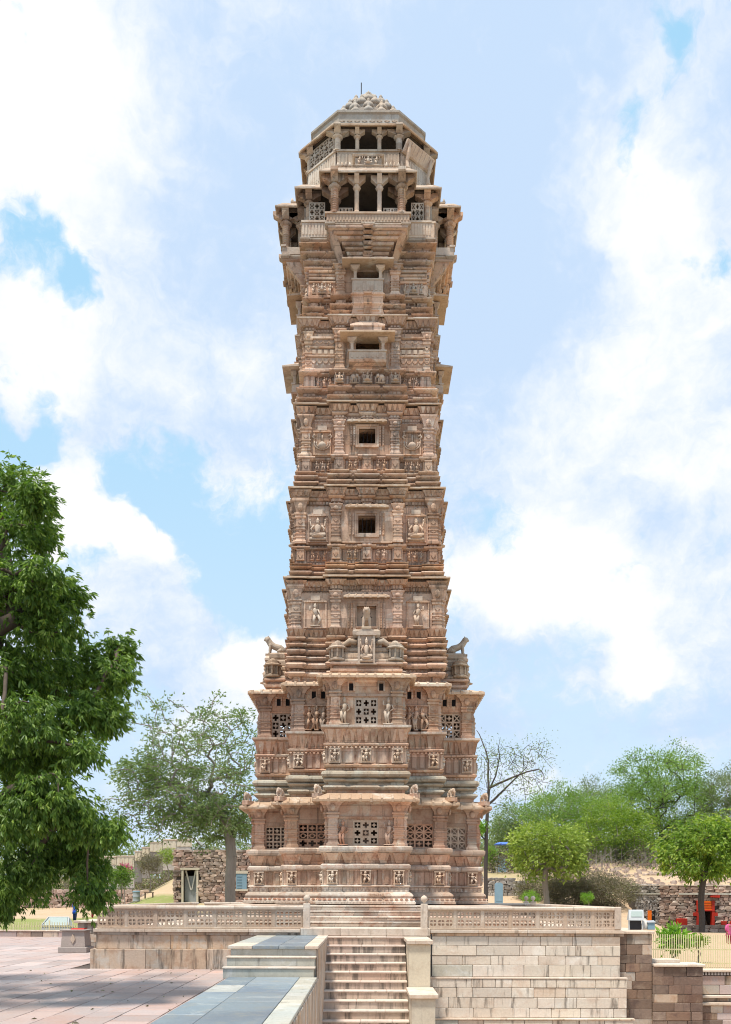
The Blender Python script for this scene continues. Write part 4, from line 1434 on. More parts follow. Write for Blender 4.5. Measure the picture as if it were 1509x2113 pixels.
# ---- eighth storey: corbelled gallery with four projecting balconies
G1, G2, G3 = 1.76, 2.86, 3.80
pl8 = cross3(G1, G2, G3, .3, .05, .22)
s8 = obj('storey', rot_sides(lambda b: wall_with_hole(b, -1.5, 1.5 - .3, 28.6, 31.0, 1.5, .3, (-.75, .75, 28.8, 30.6))), 'shade_dark_stone', tower)
obj('gallery_floor', B().sweep(cross_plain(1.6, 2.7, 3.64), [(0, 28.81), (0, 28.84)]), 'shade_dark_stone', s8)
plc = shaft(2.58, 2.62, 1.38, s=.04)
base_run(s8, plc, [(27.5, 27.62, 'k', .14), (27.62, 27.76, 's', .04), (27.76, 27.9, 'k', .18), (27.9, 28.05, 's', .08), (28.05, 28.2, 'k', .26), (28.2, 28.36, 's', .14), (28.36, 28.52, 'c', .3), (28.52, 28.66, 's', .22)])
for k in range(4):
    z = 27.72
    for i, (hw, d, h) in enumerate(((.72, 2.85, .12), (.86, 2.98, .10), (.92, 3.05, .14), (1.0, 3.2, .10), (1.12, 3.34, .13), (1.3, 3.52, .11), (1.46, 3.66, .13), (1.7, 3.82, .12))):
        bb = B().rects([(hw - .04, d - .04, -1.8, 0), (hw, d, -1.8, h * .35), (hw, d, -1.8, h * .8), (hw - .06, d - .06, -1.8, h + .004)])
        put('corbel_slab', bb.mesh('corbel'), TW, s8, 0, 0, z, k)
        lb = B().rects([(.14, d + .02, -2.3, 0), (.2, d + .09, -2.3, h * .4), (.2, d + .09, -2.3, h * .7), (.14, d + .03, -2.3, h)])
        put('carved_bud', lb.mesh('bud'), TW, s8, 0, 0, z, k)
        z += h
    # bracket columns under the balcony's corners
    for s in (-1, 1):
        br = B().loft([[(s * (x - .14), -d, zz), (s * (x + .14), -d, zz), (s * (x + .14), -2.4, zz), (s * (x - .14), -2.4, zz)][::s] for x, d, zz in ((1.1, 2.86, 27.5), (1.12, 2.98, 27.58), (1.14, 2.92, 27.75), (1.25, 3.1, 27.95), (1.28, 3.2, 28.05), (1.4, 3.45, 28.3), (1.48, 3.6, 28.45), (1.5, 3.65, 28.6))])
        put('bracket', br.mesh('bracket'), TW, s8, 0, 0, 0, k)
course(s8, pl8, [(-.02, 28.64), (.06, 28.7), (.06, 28.76), (-.04, 28.8)], 'tower_grey')
RAIL8 = B()
# gallery rails
for k in range(4):
    rb = B()
    rb.box(-G1, G1, -G3, -G3 + .14, 28.8, 29.12)
    for s in (-1, 1):
        rb.box(s * G1, s * (G1 - .14), -G3 + .14, -G2, 28.8, 29.12)
    rb.box(-G1 - .06, G1 + .06, -G3 - .06, -G3 + .18, 29.12, 29.2)
    n = 26
    for i in range(n):
        x = -G1 + .06 + (2 * G1 - .12) * i / (n - 1)
        rb.box(x - .035, x + .035, -G3 - .02, -G3 + .02, 28.86, 29.1)
    put('gallery_rail', rb.mesh('rail'), 'carved_pale', s8, 0, 0, 0, k)
    for s in (-1, 1):
        cb = B()
        lo, hi = sorted((s * G1, s * (G2 - (.14 if s > 0 else 0))))
        cb.box(lo, hi, -G2, -G2 + .14, 28.8, 29.42)
        cb.box(lo - .02, hi + .02, -G2 - .06, -G2 + .16, 29.42, 29.5)
        for i in range(8):
            x = lo + (hi - lo) * (i + .5) / 8
            cb.box(x - .04, x + .04, -G2 - .025, -G2 + .02, 28.9, 29.38)
        put('gallery_rail', cb.mesh('rail'), 'carved_pale', s8, 0, 0, 0, k)
        jw = hi - lo - .5
        put('jali_screen', jali_mesh(jw + .1, .86, 3, 3, lambda i, j: 'plus' if (i + j) % 2 else 'ring', .08, .05, .05), 'tower_grey', s8, (lo + hi) / 2 - s * .1, G2 - .08, 29.5, k)


def pavilion_column(h, r, n=12, spiral=False):
    prof = [(r * 1.5, 0), (r * 1.5, h * .05), (r * 1.1, h * .08)]
    z = .08
    m = 9 if spiral else 3
    for i in range(m):
        a, e = .08 + (.52) * i / m, .08 + (.52) * (i + 1) / m
        prof += [(r * (.9 if spiral else .95), h * (a + .01)), (r * (1.12 if spiral else 1.0), h * (a + e) / 2), (r * (.9 if spiral else .95), h * (e - .005))]
    prof += [(r * .9, h * .62), (r * 1.5, h * .66), (r * 1.75, h * .7), (r * 1.2, h * .73), (r * 1.1, h * .78)]
    b = B().lathe(prof, n)
    # cross bracket capital
    w = r * 3.7
    for (ax, ay) in ((w, r * 1.0), (r * 1.0, w)):
        b.loft([[(-x, -y, zz), (x, -y, zz), (x, y, zz), (-x, y, zz)] for x, y, zz in ((max(ax * .35, r), max(ay * .35, r), h * .775), (ax * .62 if ax > ay else ax, ay * .62 if ay > ax else ay, h * .84), (ax * .9 if ax > ay else ax, ay * .9 if ay > ax else ay, h * .89), (ax, ay, h * .92), (ax, ay, h))])
    return b.mesh('column', True)


for me in ():
    pass
PC = pavilion_column(1.66, .155, 12, True)
PCs = pavilion_column(1.6, .10, 8)
PCc = pavilion_column(1.34, .14, 12)
for p_ in (PC, PCs, PCc):
    p_.polygons.foreach_set('use_smooth', [False] * len(p_.polygons))
for k in range(4):
    for s in (-1, 1):
        put('column', PC, TW, s8, s * 1.42, G3 - .14, 29.18, k)
        put('column', PCs, 'carved_pale', s8, s * .48, G3 - .14, 29.2, k)
        put('column', PC, TW, s8, s * 1.42, G2 + .1, 29.12, k)
    put('column', PCc, TW, s8, G2 - .3, G2 - .3, 29.5, k)
for k in range(4):
    for s in (-1, 1):
        put('jali_screen', jali_mesh(.62, .34, 4, 2, ['plus', 'star'], .06, .04, .04), 'tower_grey', s8, s * .95, G3 - .2, 29.2, k)
ceil = course(s8, pl8, [(-.12, 30.8), (-.02, 30.84), (-.02, 31.0), (-.1, 31.05)], 'shade_dark_stone', 'ceiling_slab')
eave(s8, cross3(G1, G2, G3, .3, .02, .22), 30.70, .30, .34, m='eave_stone', ribs=0, th=.07)
BUD8 = B().lathe([(.07, 0), (.08, .05), (.05, .12), (.02, .2)], 8).mesh('bud', True)
for k in range(4):   # little roofs over the balconies
    for (hw, d, z0, z1) in ((1.45, 3.55, 31.02, 31.28), (1.4, 3.4, 31.28, 31.42), (.62, 3.42, 31.42, 31.5), (.52, 3.3, 31.5, 31.9), (.62, 3.4, 31.9, 31.98)):
        put('roof_block', B().rects([(hw, d, -2, z0), (hw + .05, d + .05, -2, z0 + .05), (hw + .05, d + .05, -2, z1 - .05), (hw - .04, d - .04, -2, z1)]).mesh('roof'), 'tower_grey', s8, 0, 0, 0, k)


for k in SIDES:
    for u in (-.36, 0, .36):
        put('carved_figure', SEAT if u == 0 else FIG[1], 'carved_pale', s8, u, 3.33, 31.5, k, (.5, .8, .4))
    for s in (-1, 1):
        for q in range(4):
            put('carved_bud', BUD8, 'tower_grey', s8, s * (.78 + .17 * q), 3.4, 31.42, k)

# ---- ninth storey: eight-sided pavilion and dome
def octo(a, h):
    sec = [(-h, a), (h, a)]
    return plan(sec)


A9, H9 = 2.72, 1.40
o9 = octo(A9, H9)
s9 = obj('storey', B().sweep(octo(2.6, 1.3), [(0, 31.0), (0, 31.2)]), 'tower_grey', tower)
course(s9, o9, [(0, 31.18), (.05, 31.24), (.05, 31.34), (-.06, 31.4)], 'tower_grey')
course(s9, o9, [(-.05, 31.4), (-.05, 31.55)], 'tower_grey')
ornaments(s9, o9, -.05, 31.42, 31.54, .16, 'lozenge', 'tower_grey', .04)
course(s9, o9, [(0, 31.55), (.07, 31.62), (.06, 31.72), (-.05, 31.8)], 'tower_grey')
# rail: built face by face, so that the gallery behind is open
corners = [(-H9, -A9), (H9, -A9), (A9, -H9), (A9, H9), (H9, A9), (-H9, A9), (-A9, H9), (-A9, -H9)]
ridx = 0
for i in range(8):
    (x0, y0), (x1, y1) = corners[i], corners[(i + 1) % 8]
    L = math.hypot(x1 - x0, y1 - y0)
    ang = math.atan2(y1 - y0, x1 - x0)
    lean = (i == 1)
    b = B()
    b.box(.06, L - .06, 0, .14, 0, .8)
    b.box(.02, L - .02, -.05, .18, .8, .88)
    for j in range(int(L / .15)):
        x = .12 + j * .15
        b.box(x, x + .07, -.02, .02, .1, .72)
    obj('gallery_rail', b, 'tower_grey', s9, (x0, y0, 31.8), ang)
    if lean:   # leaning seat back on scrolled brackets
        q = B()
        q.loft([[(.05, -.12, .82), (L - .05, -.12, .82), (L - .05, -.02, .8), (.05, -.02, .8)], [(.05, -.42, 1.2), (L - .05, -.42, 1.2), (L - .05, -.32, 1.22), (.05, -.32, 1.22)]])
        for j in range(8):
            x = .12 + j * (L - .3) / 7
            q.loft([[(x, -.15, .84), (x + .08, -.15, .84), (x + .08, -.1, .82), (x, -.1, .82)], [(x, -.44, 1.17), (x + .08, -.44, 1.17), (x + .08, -.38, 1.18), (x, -.38, 1.18)]])
        sb = obj('seat_back', q, 'carved_pale', s9, (x0, y0, 31.8), ang)
        for x in (.2, L - .3):
            obj('bracket', B().tube([(x, 0, -.1), (x, -.25, .1), (x, -.2, .4), (x, -.3, .7), (x, -.38, 1.1)], [.08, .1, .07, .09, .05], 7), 'carved_pale', sb)
    elif i in (7, 0) and i == 7:
        obj('jali_screen', jali_mesh(L - .3, .8, 5, 3, ['plus', 'star'], .08, .05, .05), 'tower_grey', s9, ((x0 + x1) / 2, (y0 + y1) / 2, 32.68), ang)
C9 = pavilion_column(.92, .14, 10)
C9s = pavilion_column(.92, .09, 8)
for p_ in (C9, C9s):
    p_.polygons.foreach_set('use_smooth', [False] * len(p_.polygons))
for (x, y) in corners:
    obj('column', C9, 'tower_grey', s9, (x * .955, y * .955, 32.66))
for k in range(4):
    for s in (-1, 1):
        put('column', C9s, 'carved_pale', s9, s * .48, A9 - .1, 32.66, k)
course(s9, o9, [(-.12, 33.56), (-.02, 33.62), (-.02, 33.8), (-.1, 33.86)], 'shade_dark_stone', 'ceiling_slab')
eave(s9, o9, 33.50, .34, .26, ribs=0, th=.07)
of = octo(2.55, 1.33)
course(s9, of, [(-.1, 33.86), (.0, 33.9), (.0, 34.0), (-.08, 34.03)], 'cap_grey')
course(s9, of, [(-.06, 34.03), (-.06, 34.42)], 'cap_grey', 'fascia')
ornaments(s9, of, -.06, 34.06, 34.16, .3, 'lozenge', 'tower_grey', .03)
course(s9, of, [(-.05, 34.42), (.02, 34.46), (.02, 34.55), (-.2, 34.58)], 'cap_grey')
# inner core and floor, shade in their colour, so the galleries read dark
obj('core_wall', B().sweep(octo(.9, .4), [(0, 31.0), (0, 33.7)]), 'shade_dark_stone', s9)
obj('gallery_floor', B().sweep(octo(2.5, 1.25), [(0, 31.81), (0, 31.83)]), 'shade_dark_stone', s9)
dome = obj('dome', B().lathe([(2.4, 34.5), (2.4, 34.7), (1.95, 34.72), (1.9, 35.25), (1.55, 35.28), (1.5, 35.75), (1.15, 35.78), (1.1, 36.2), (.8, 36.23), (.72, 36.58), (.5, 36.6), (.45, 36.85), (.25, 36.88), (.2, 37.08), (.02, 37.1)], 24), 'cap_grey', tower)
bell = B().lathe([(.20, 0), (.22, .05), (.2, .12), (.13, .2), (.06, .26), (.075, .3), (.05, .35), (.01, .4)], 8)
BELL = bell.mesh('bell', True)
for ring, (rad, z, n, sc) in enumerate(((2.18, 34.7, 24, 1.2), (1.72, 35.26, 18, 1.3), (1.32, 35.76, 14, 1.35), (.95, 36.2, 10, 1.3))):
    for i in range(n):
        a = 2 * PI * (i + .5 * (ring % 2)) / n
        obj('bell_finial', BELL, 'cap_grey', dome, (rad * math.cos(a), rad * math.sin(a), z), a, sc)
obj('top_finial', B().lathe([(.5, 0), (.54, .08), (.5, .2), (.4, .36), (.26, .46), (.1, .5), (.17, .56), (.15, .63), (.05, .7), (.01, .8)], 14).mesh('fin', True), 'cap_grey', dome, (0, 0, 36.76))
fp = obj('flag_pole', B().tube([(-.33, -.3, 36.6), (-.33, -.3, 37.66)], .022, 6), 'iron_dark', dome)


# ------------------------------------------------------------------ statues standing on the tower
def lion_mesh():
    """sitting lion facing +x, about 0.9 m long"""
    b = B()
    b.tube([(-.36, 0, .2), (-.2, 0, .3), (.05, 0, .38), (.22, 0, .5)], [.14, .17, .15, .14], 10)
    b.ell((-.32, 0, .17), (.17, .16, .17), 10, 8)
    b.tube([(.2, 0, .46), (.3, 0, .62), (.34, 0, .7)], [.15, .14, .12], 10)
    b.ell((.34, 0, .68), (.13, .165, .16), 10, 8)
    b.ell((.4, 0, .73), (.11, .11, .11), 10, 8)
    b.ell((.47, 0, .69), (.08, .075, .065), 8, 6)
    for s in (-1, 1):
        b.tube([(.22, s * .1, .44), (.25, s * .13, .2), (.26, s * .14, .03), (.33, s * .14, .02)], [.08, .06, .05, .05], 8)
        b.tube([(-.3, s * .12, .18), (-.12, s * .14, .12), (-.25, s * .14, .03), (-.08, s * .14, .03)], [.1, .08, .06, .045], 8)
        b.ell((.33, s * .09, .83), (.03, .025, .05), 6, 5)
    b.tube([(-.46, 0, .12), (-.58, .04, .16), (-.6, .06, .32), (-.54, .05, .42)], [.04, .035, .03, .04], 7)
    return b.mesh('lion')


LION = lion_mesh()
for k, lab in ((3, 'grey stone lion statue on the left bay roof, facing outward left'), (1, 'grey stone lion statue on the right bay roof, facing outward right'), (0, 'pale stone lion seated above the central shrine panel, facing the viewer')):
    a = k * PI / 2 - PI / 2
    d = 4.2
    root = thing('lion_statue', lab, 'statue', (d * math.cos(a), d * math.sin(a), 11.42), a, 'stone lions on the bay roofs')
    remeshed(obj('body', LION.copy(), 'carved_pale' if k == 0 else 'cap_grey', root, (0, 0, .05), 0, 1.0), .022)
    obj('base_slab', B().cbox(-.5, .45, -.2, .2, -.03, .07, .01), 'tower_grey', root)


def elephant_mesh():
    b = B()
    b.ell((0, 0, .3), (.24, .15, .16), 10, 8)
    b.ell((.24, 0, .4), (.13, .12, .13), 10, 8)
    b.tube([(.33, 0, .38), (.4, 0, .24), (.4, 0, .1), (.45, 0, .05)], [.06, .045, .032, .025], 8)
    for x in (-.15, .14):
        for s in (-1, 1):
            b.tube([(x, s * .09, .26), (x, s * .09, 0.0)], [.07, .06], 8)
    for s in (-1, 1):
        b.ell((.17, s * .13, .38), (.09, .03, .12), 8, 6)
        b.tube([(.33, s * .06, .33), (.42, s * .07, .3)], [.018, .01], 6)
    b.tube([(-.23, 0, .35), (-.27, 0, .2)], [.02, .015], 6)
    b.box(-.24, .3, -.13, .13, -.05, .02)
    return b.mesh('elephant')


ELEPH = elephant_mesh()
spots = [(-1.95, -5.02, 'left front corner of the central bay eave'), (1.95, -5.02, 'right front corner of the central bay eave'),
         (-3.6, -3.7, 'left intermediate corner of the lowest eave'), (3.6, -3.7, 'right intermediate corner of the lowest eave'),
         (-5.2, -1.9, 'far left corner of the lowest eave'), (5.2, -1.9, 'far right corner of the lowest eave')]
for x, y, w in spots:
    root = thing('elephant_statue', 'small stone elephant statue on the ' + w, 'statue', (x, y, 4.46), -PI / 2 + (0.5 if x > 0 else -0.5), 'stone elephants on the lowest eave')
    remeshed(obj('body', ELEPH.copy(), 'carved_pale', root, (0, 0, .07), 0, .72), .014)
    obj('base_slab', B().cbox(-.24, .27, -.15, .15, -.12, .07, .01), 'tower_stone_low', root)
#@@SURROUNDINGS@@
# ------------------------------------------------------------------ vegetation
def leaf_mesh(name, cen, dirs, L, W, tint, r):
    n = len(cen)
    d = dirs / np.maximum(np.linalg.norm(dirs, axis=1, keepdims=True), 1e-6)
    rnd = r.normal(size=(n, 3))
    s = np.cross(d, rnd)
    s /= np.maximum(np.linalg.norm(s, axis=1, keepdims=True), 1e-6)
    nn = np.cross(s, d)
    L = L[:, None]; W = W[:, None]
    v = np.empty((n, 4, 3))
    v[:, 0] = cen
    v[:, 1] = cen + d * L * .45 + s * W + nn * W * .45
    v[:, 2] = cen + d * L - nn * W * .3
    v[:, 3] = cen + d * L * .45 - s * W + nn * W * .45
    me = bpy.data.meshes.new(name)
    me.vertices.add(n * 4)
    me.vertices.foreach_set('co', v.reshape(-1))
    idx = (np.arange(n)[:, None] * 4 + np.array([0, 1, 2, 0, 2, 3])[None]).reshape(-1)
    me.loops.add(n * 6)
    me.loops.foreach_set('vertex_index', idx.astype(np.int32))
    me.polygons.add(n * 2)
    me.polygons.foreach_set('loop_start', (np.arange(n * 2) * 3).astype(np.int32))
    try:
        me.polygons.foreach_set('loop_total', np.full(n * 2, 3, dtype=np.int32))
    except Exception:
        pass
    at_ = me.attributes.new('tint', 'FLOAT', 'POINT')
    at_.data.foreach_set('value', np.repeat(np.clip(tint, 0, 1), 4).astype(np.float32))
    me.update()
    me.validate()
    return me


def branches_mesh(trunk, r0, tips, r, rmin=.015, bow=.12, sides=6, jitter=.1):
    nodes = [Vector(p) for p in trunk]
    par = [-1] + list(range(len(trunk) - 1))
    hub = len(trunk) // 2
    top = nodes[-1]
    order = sorted(range(len(tips)), key=lambda i: (Vector(tips[i]) - top).length)
    P = np.array([tuple(n) for n in nodes])
    ends = []
    for i in order:
        t = np.array(tips[i])
        d = np.linalg.norm(P - t, axis=1)
        d[:hub] += 1e3
        d = d + .25 * np.abs(np.minimum(0, t[2] - P[:, 2]))
        j = int(np.argmin(d))
        a = P[j]
        D = np.linalg.norm(t - a)
        prev = j
        for f in (.33, .66, 1.0):
            p = a + (t - a) * f
            p = p + np.array([0, 0, bow * D * math.sin(PI * f)]) + (r.normal(size=3) * jitter * D * .35 if f < 1 else 0)
            P = np.vstack([P, p])
            par.append(prev)
            prev = len(P) - 1
        ends.append(prev)
    w = np.zeros(len(P))
    for e in ends:
        k = e
        while k >= 0:
            w[k] += 1
            k = par[k]
    rad = np.maximum(r0 * (w / max(1, len(ends))) ** .5, rmin)
    for k in range(len(trunk)):
        rad[k] = max(rad[k], r0 * (1 - .35 * k / len(trunk)))
    b = B()
    for k in range(1, len(P)):
        j = par[k]
        b.tube([P[j], P[k]], [min(rad[j], rad[k] * 1.5), rad[k]], sides if rad[k] > .05 else 4, cap=False)
    return b


def make_tree(name, label, base, trunk, r0, cl, mleaf, mbark, nleaf, L, droop, seed, wr=.3, rosette=1, group=None, cat='tree', rmin=.015, spread=1.0, outward=.6, tip_keep=1.0, bow=.1, flat=1.0):
    """cl: rows of cluster centre x,y,z and radius, in world coordinates"""
    r = np.random.default_rng(seed)
    root = thing(name, label, cat, base, 0, group)
    off = np.array(base)
    cl = np.array(cl)
    keep = r.random(len(cl)) < tip_keep
    tb = branches_mesh([tuple(np.array(p) - off) for p in trunk], r0, [tuple(c[:3] - off) for c in cl[keep]], r, rmin, bow)
    obj('trunk', tb.mesh('trunk', True), mbark, root)
    ctr = cl[:, :3].mean(axis=0)
    k = np.repeat(r.integers(0, len(cl), nleaf // rosette), rosette)
    nleaf = len(k)
    g = np.repeat(r.normal(size=(nleaf // rosette, 3)) * .5, rosette, axis=0)
    g[:, 2] *= flat
    cen = cl[k, :3] + g * cl[k, 3:4] * spread
    out = cl[k, :3] - ctr
    out /= np.maximum(np.linalg.norm(out, axis=1, keepdims=True), 1e-6)
    d = out * outward + g * .6 + r.normal(size=(nleaf, 3)) * (.45 if rosette == 1 else np.array([.62, .62, .3])) + np.array([0, 0, -droop])
    if rosette > 1: cen = cen + r.normal(size=(nleaf, 3)) * L * .15
    ln = L * r.uniform(.65, 1.25, nleaf)
    tint = r.beta(2, 2.2, nleaf) * .75 + r.random(len(cl))[k] * .35 - .05
    obj('crown', leaf_mesh('crown', cen - off, d, ln, ln * wr * .5, tint, r), mleaf, root)
    return root


def ell_clusters(c, rad, n, r, shell=.55, cr=.8, lump=.18, zmin=None):
    out = []
    ph = r.random(6) * 6.28
    while len(out) < n:
        v = r.normal(size=3)
        v /= np.linalg.norm(v)
        rr = (shell + (1 - shell) * r.random()) if r.random() < .8 else r.random()
        az = math.atan2(v[1], v[0])
        rr *= 1 + lump * (math.sin(3 * az + ph[0]) * .5 + math.sin(5 * v[2] + ph[1]) * .5 + math.sin(2 * az + 4 * v[2] + ph[2]) * .6)
        p = np.array(c) + v * np.array(rad) * rr
        if zmin is not None and p[2] < zmin: continue
        out.append((p[0], p[1], p[2], cr * r.uniform(.7, 1.3)))
    return out


def px_tree(name, label, px, py, rx, ry, Z, tpx, tpy, mleaf, mbark, ncl, nleaf, L, droop, seed, r0=.2, fork=.5, zmin=None, **kw):
    """tree whose crown centre and radii are given as seen, at distance Z"""
    r = np.random.default_rng(seed + 100)
    s = Z / FPX
    c = at(px, py, Z)
    bx = at(tpx, tpy, Z)
    gz = min(ground_z(bx[0], bx[1]), bx[2])
    base = (bx[0], bx[1], gz - .05)
    ck = {k: kw.pop(k) for k in ('shell', 'cr', 'lump') if k in kw}
    cl = ell_clusters(c, (rx * s, rx * s * .95, ry * s), ncl, r, zmin=zmin, **ck)
    top = np.array(c) - np.array([0, 0, ry * s * fork])
    b0 = np.array(base)
    tr = [tuple(b0 + (top - b0) * t + np.array([.12 * math.sin(5 * t + seed), .1 * math.sin(4 * t), 0]) * (t > 0)) for t in (0, .25, .5, .75, 1.0)]
    return make_tree(name, label, base, tr, r0, cl, mleaf, mbark, nleaf, L, droop, seed, **kw)


def mango_tree():
    r = np.random.default_rng(21)
    ax, ay = -13.0, -20.0
    lobes = [(15, 1010, 70), (62, 1110, 62), (100, 1200, 45), (40, 1230, 80), (118, 1300, 60), (205, 1385, 62), (250, 1400, 36), (100, 1400, 85), (30, 1390, 80), (190, 1465, 45),
             (226, 1490, 30), (75, 1500, 75), (15, 1560, 60), (120, 1640, 70), (178, 1700, 44), (212, 1735, 26), (50, 1690, 80), (150, 1762, 56), (205, 1800, 32),
             (75, 1800, 62), (20, 1835, 50), (0, 1880, 30), (110, 1560, 55), (60, 1600, 55), (205, 1850, 24), (262, 1345, 22), (150, 1235, 16), (85, 1030, 24), (130, 1500, 40), (180, 1560, 26), (238, 1720, 14)]
    cl = []
    def lobe(c, rad, n):
        for _ in range(n):
            v = r.normal(size=3)
            v /= np.linalg.norm(v)
            q = r.uniform(.55, 1.0)
            v[2] = v[2] * .75 + .08
            cl.append((c[0] + v[0] * rad * q, c[1] + v[1] * rad * q, c[2] + v[2] * rad * q, r.uniform(.22, .42)))
    for px, py, pr in lobes:
        Z = 24 + r.uniform(-2.0, 1.0)
        c = at(px - 12, py, Z)
        rad = pr * Z / FPX * .93
        lobe(c, rad, int(18 + 40 * rad * rad))
        if pr > 40:
            lobe((c[0] - r.uniform(.2, 1.2), c[1] + r.uniform(1.5, 3.5), c[2] + r.uniform(-.6, .6)), rad * .85, int(30 * rad * rad))
    # the rest of the crown, left of the view and above it
    for i in range(46):
        e = r.uniform(1.0, 13.0)
        th = r.uniform(PI * .45, PI * 1.75)
        Rm = float(np.interp(e, [1, 5, 9, 13], [5.5, 6.5, 5.0, 2.0])) * r.uniform(.55, 1)
        lobe((ax + Rm * math.cos(th) * .9 - .3, ay + Rm * math.sin(th) * .9, e + EYE), r.uniform(.9, 1.4), 22)
    base = (ax, ay, PAVE)
    tr = [(ax, ay, PAVE - .1), (ax + .1, ay, -.5), (ax, ay + .1, 1.5), (ax + .2, ay, 4), (ax + .1, ay - .1, 7), (ax + .3, ay, 10)]
    make_tree('mango_tree', 'large dense green tree with drooping leaves overhanging the paving at left', base, tr, .33, cl, 'leaf_mango', 'bark_brown', 190000, .165, 1.05, 22, wr=.30, spread=1.0, outward=.35, rosette=8, tip_keep=.14)


mango_tree()
def shade_tree():
    Z = 66
    r = np.random.default_rng(131)
    s = Z / FPX
    cl = ell_clusters(at(400, 1600, Z), (172 * s, 5.4, 148 * s), 330, r, .5, .7, .22)
    cl += ell_clusters(at(420, 1690, Z), (185 * s, 5.4, 55 * s), 200, r, .3, .7, .15)
    cl += ell_clusters(at(300, 1610, Z), (70 * s, 3, 45 * s), 60, r, .4, .6, .15)
    base = at(476, 1888, Z)
    tr = [base, at(474, 1830, Z), at(477, 1770, Z), at(473, 1725, Z), at(462, 1690, Z), at(440, 1650, Z + .5)]
    make_tree('shade_tree', 'grey green shade tree with pale upright trunk left of the tower', base, tr, .36, cl, 'leaf_grey', 'bark_grey', 40000, .20, .3, 31, wr=.42, rmin=.03, flat=.6, rosette=3)


shade_tree()
px_tree('round_tree', 'rounded olive green tree behind the right parapet', 1127, 1755, 80, 52, 72, 1127, 1890, 'leaf_round', 'bark_grey', 230, 16000, .22, .35, 32, r0=.22, fork=.75, cr=.62, lump=.15, wr=.5, shell=.72, rosette=3)
px_tree('bright_tree', 'bright lime green tree in front of the red doorway', 1452, 1754, 86, 60, 71, 1448, 1912, 'leaf_bright', 'bark_dark', 200, 14000, .30, .8, 33, r0=.24, fork=.8, cr=.6, lump=.2, wr=.42, shell=.7, rosette=3)
px_tree('acacia_tree', 'tall airy acacia tree on the slope at right', 1362, 1645, 122, 98, 108, 1368, 1790, 'leaf_mid', 'bark_dark', 380, 30000, .26, .1, 34, r0=.28, fork=.7, cr=1.1, lump=.22, wr=.4, rmin=.03, flat=.6)
px_tree('slope_tree', 'fresh green tree between the round tree and the acacia', 1268, 1712, 80, 62, 96, 1275, 1800, 'leaf_bright', 'bark_grey', 170, 17000, .24, .2, 35, r0=.16, fork=.6, cr=.9, lump=.25, wr=.35, rmin=.025, flat=.7)
px_tree('slope_tree', 'mid green tree rising behind the round tree', 1155, 1680, 78, 66, 100, 1150, 1790, 'leaf_mid', 'bark_grey', 190, 17000, .24, .2, 36, r0=.16, fork=.6, cr=.9, lump=.25, wr=.35, flat=.7)
px_tree('slope_tree', 'pale thin tree filling the gap left of the acacia', 1225, 1660, 55, 55, 118, 1225, 1780, 'leaf_far', 'bark_grey', 110, 8000, .26, .2, 37, r0=.15, fork=.6, cr=1.0, lump=.25, wr=.35, flat=.7)
px_tree('slope_tree', 'grey green tree at the right edge behind the bright tree', 1500, 1650, 62, 80, 102, 1495, 1800, 'leaf_far', 'bark_grey', 140, 11000, .25, .2, 38, r0=.16, fork=.6, cr=1.0, lump=.25, wr=.35, flat=.7)
px_tree('slope_tree', 'small dark green tree just right of the bare tree', 1052, 1705, 42, 46, 104, 1050, 1790, 'leaf_grey', 'bark_grey', 80, 7000, .24, .2, 39, r0=.14, fork=.6, cr=.9, lump=.2, wr=.4)
px_tree('slope_tree', 'dull green tree at the foot of the acacia', 1440, 1715, 60, 45, 112, 1440, 1790, 'leaf_far', 'bark_grey', 90, 8000, .25, .2, 40, r0=.14, fork=.6, cr=1.0, lump=.2, wr=.4)


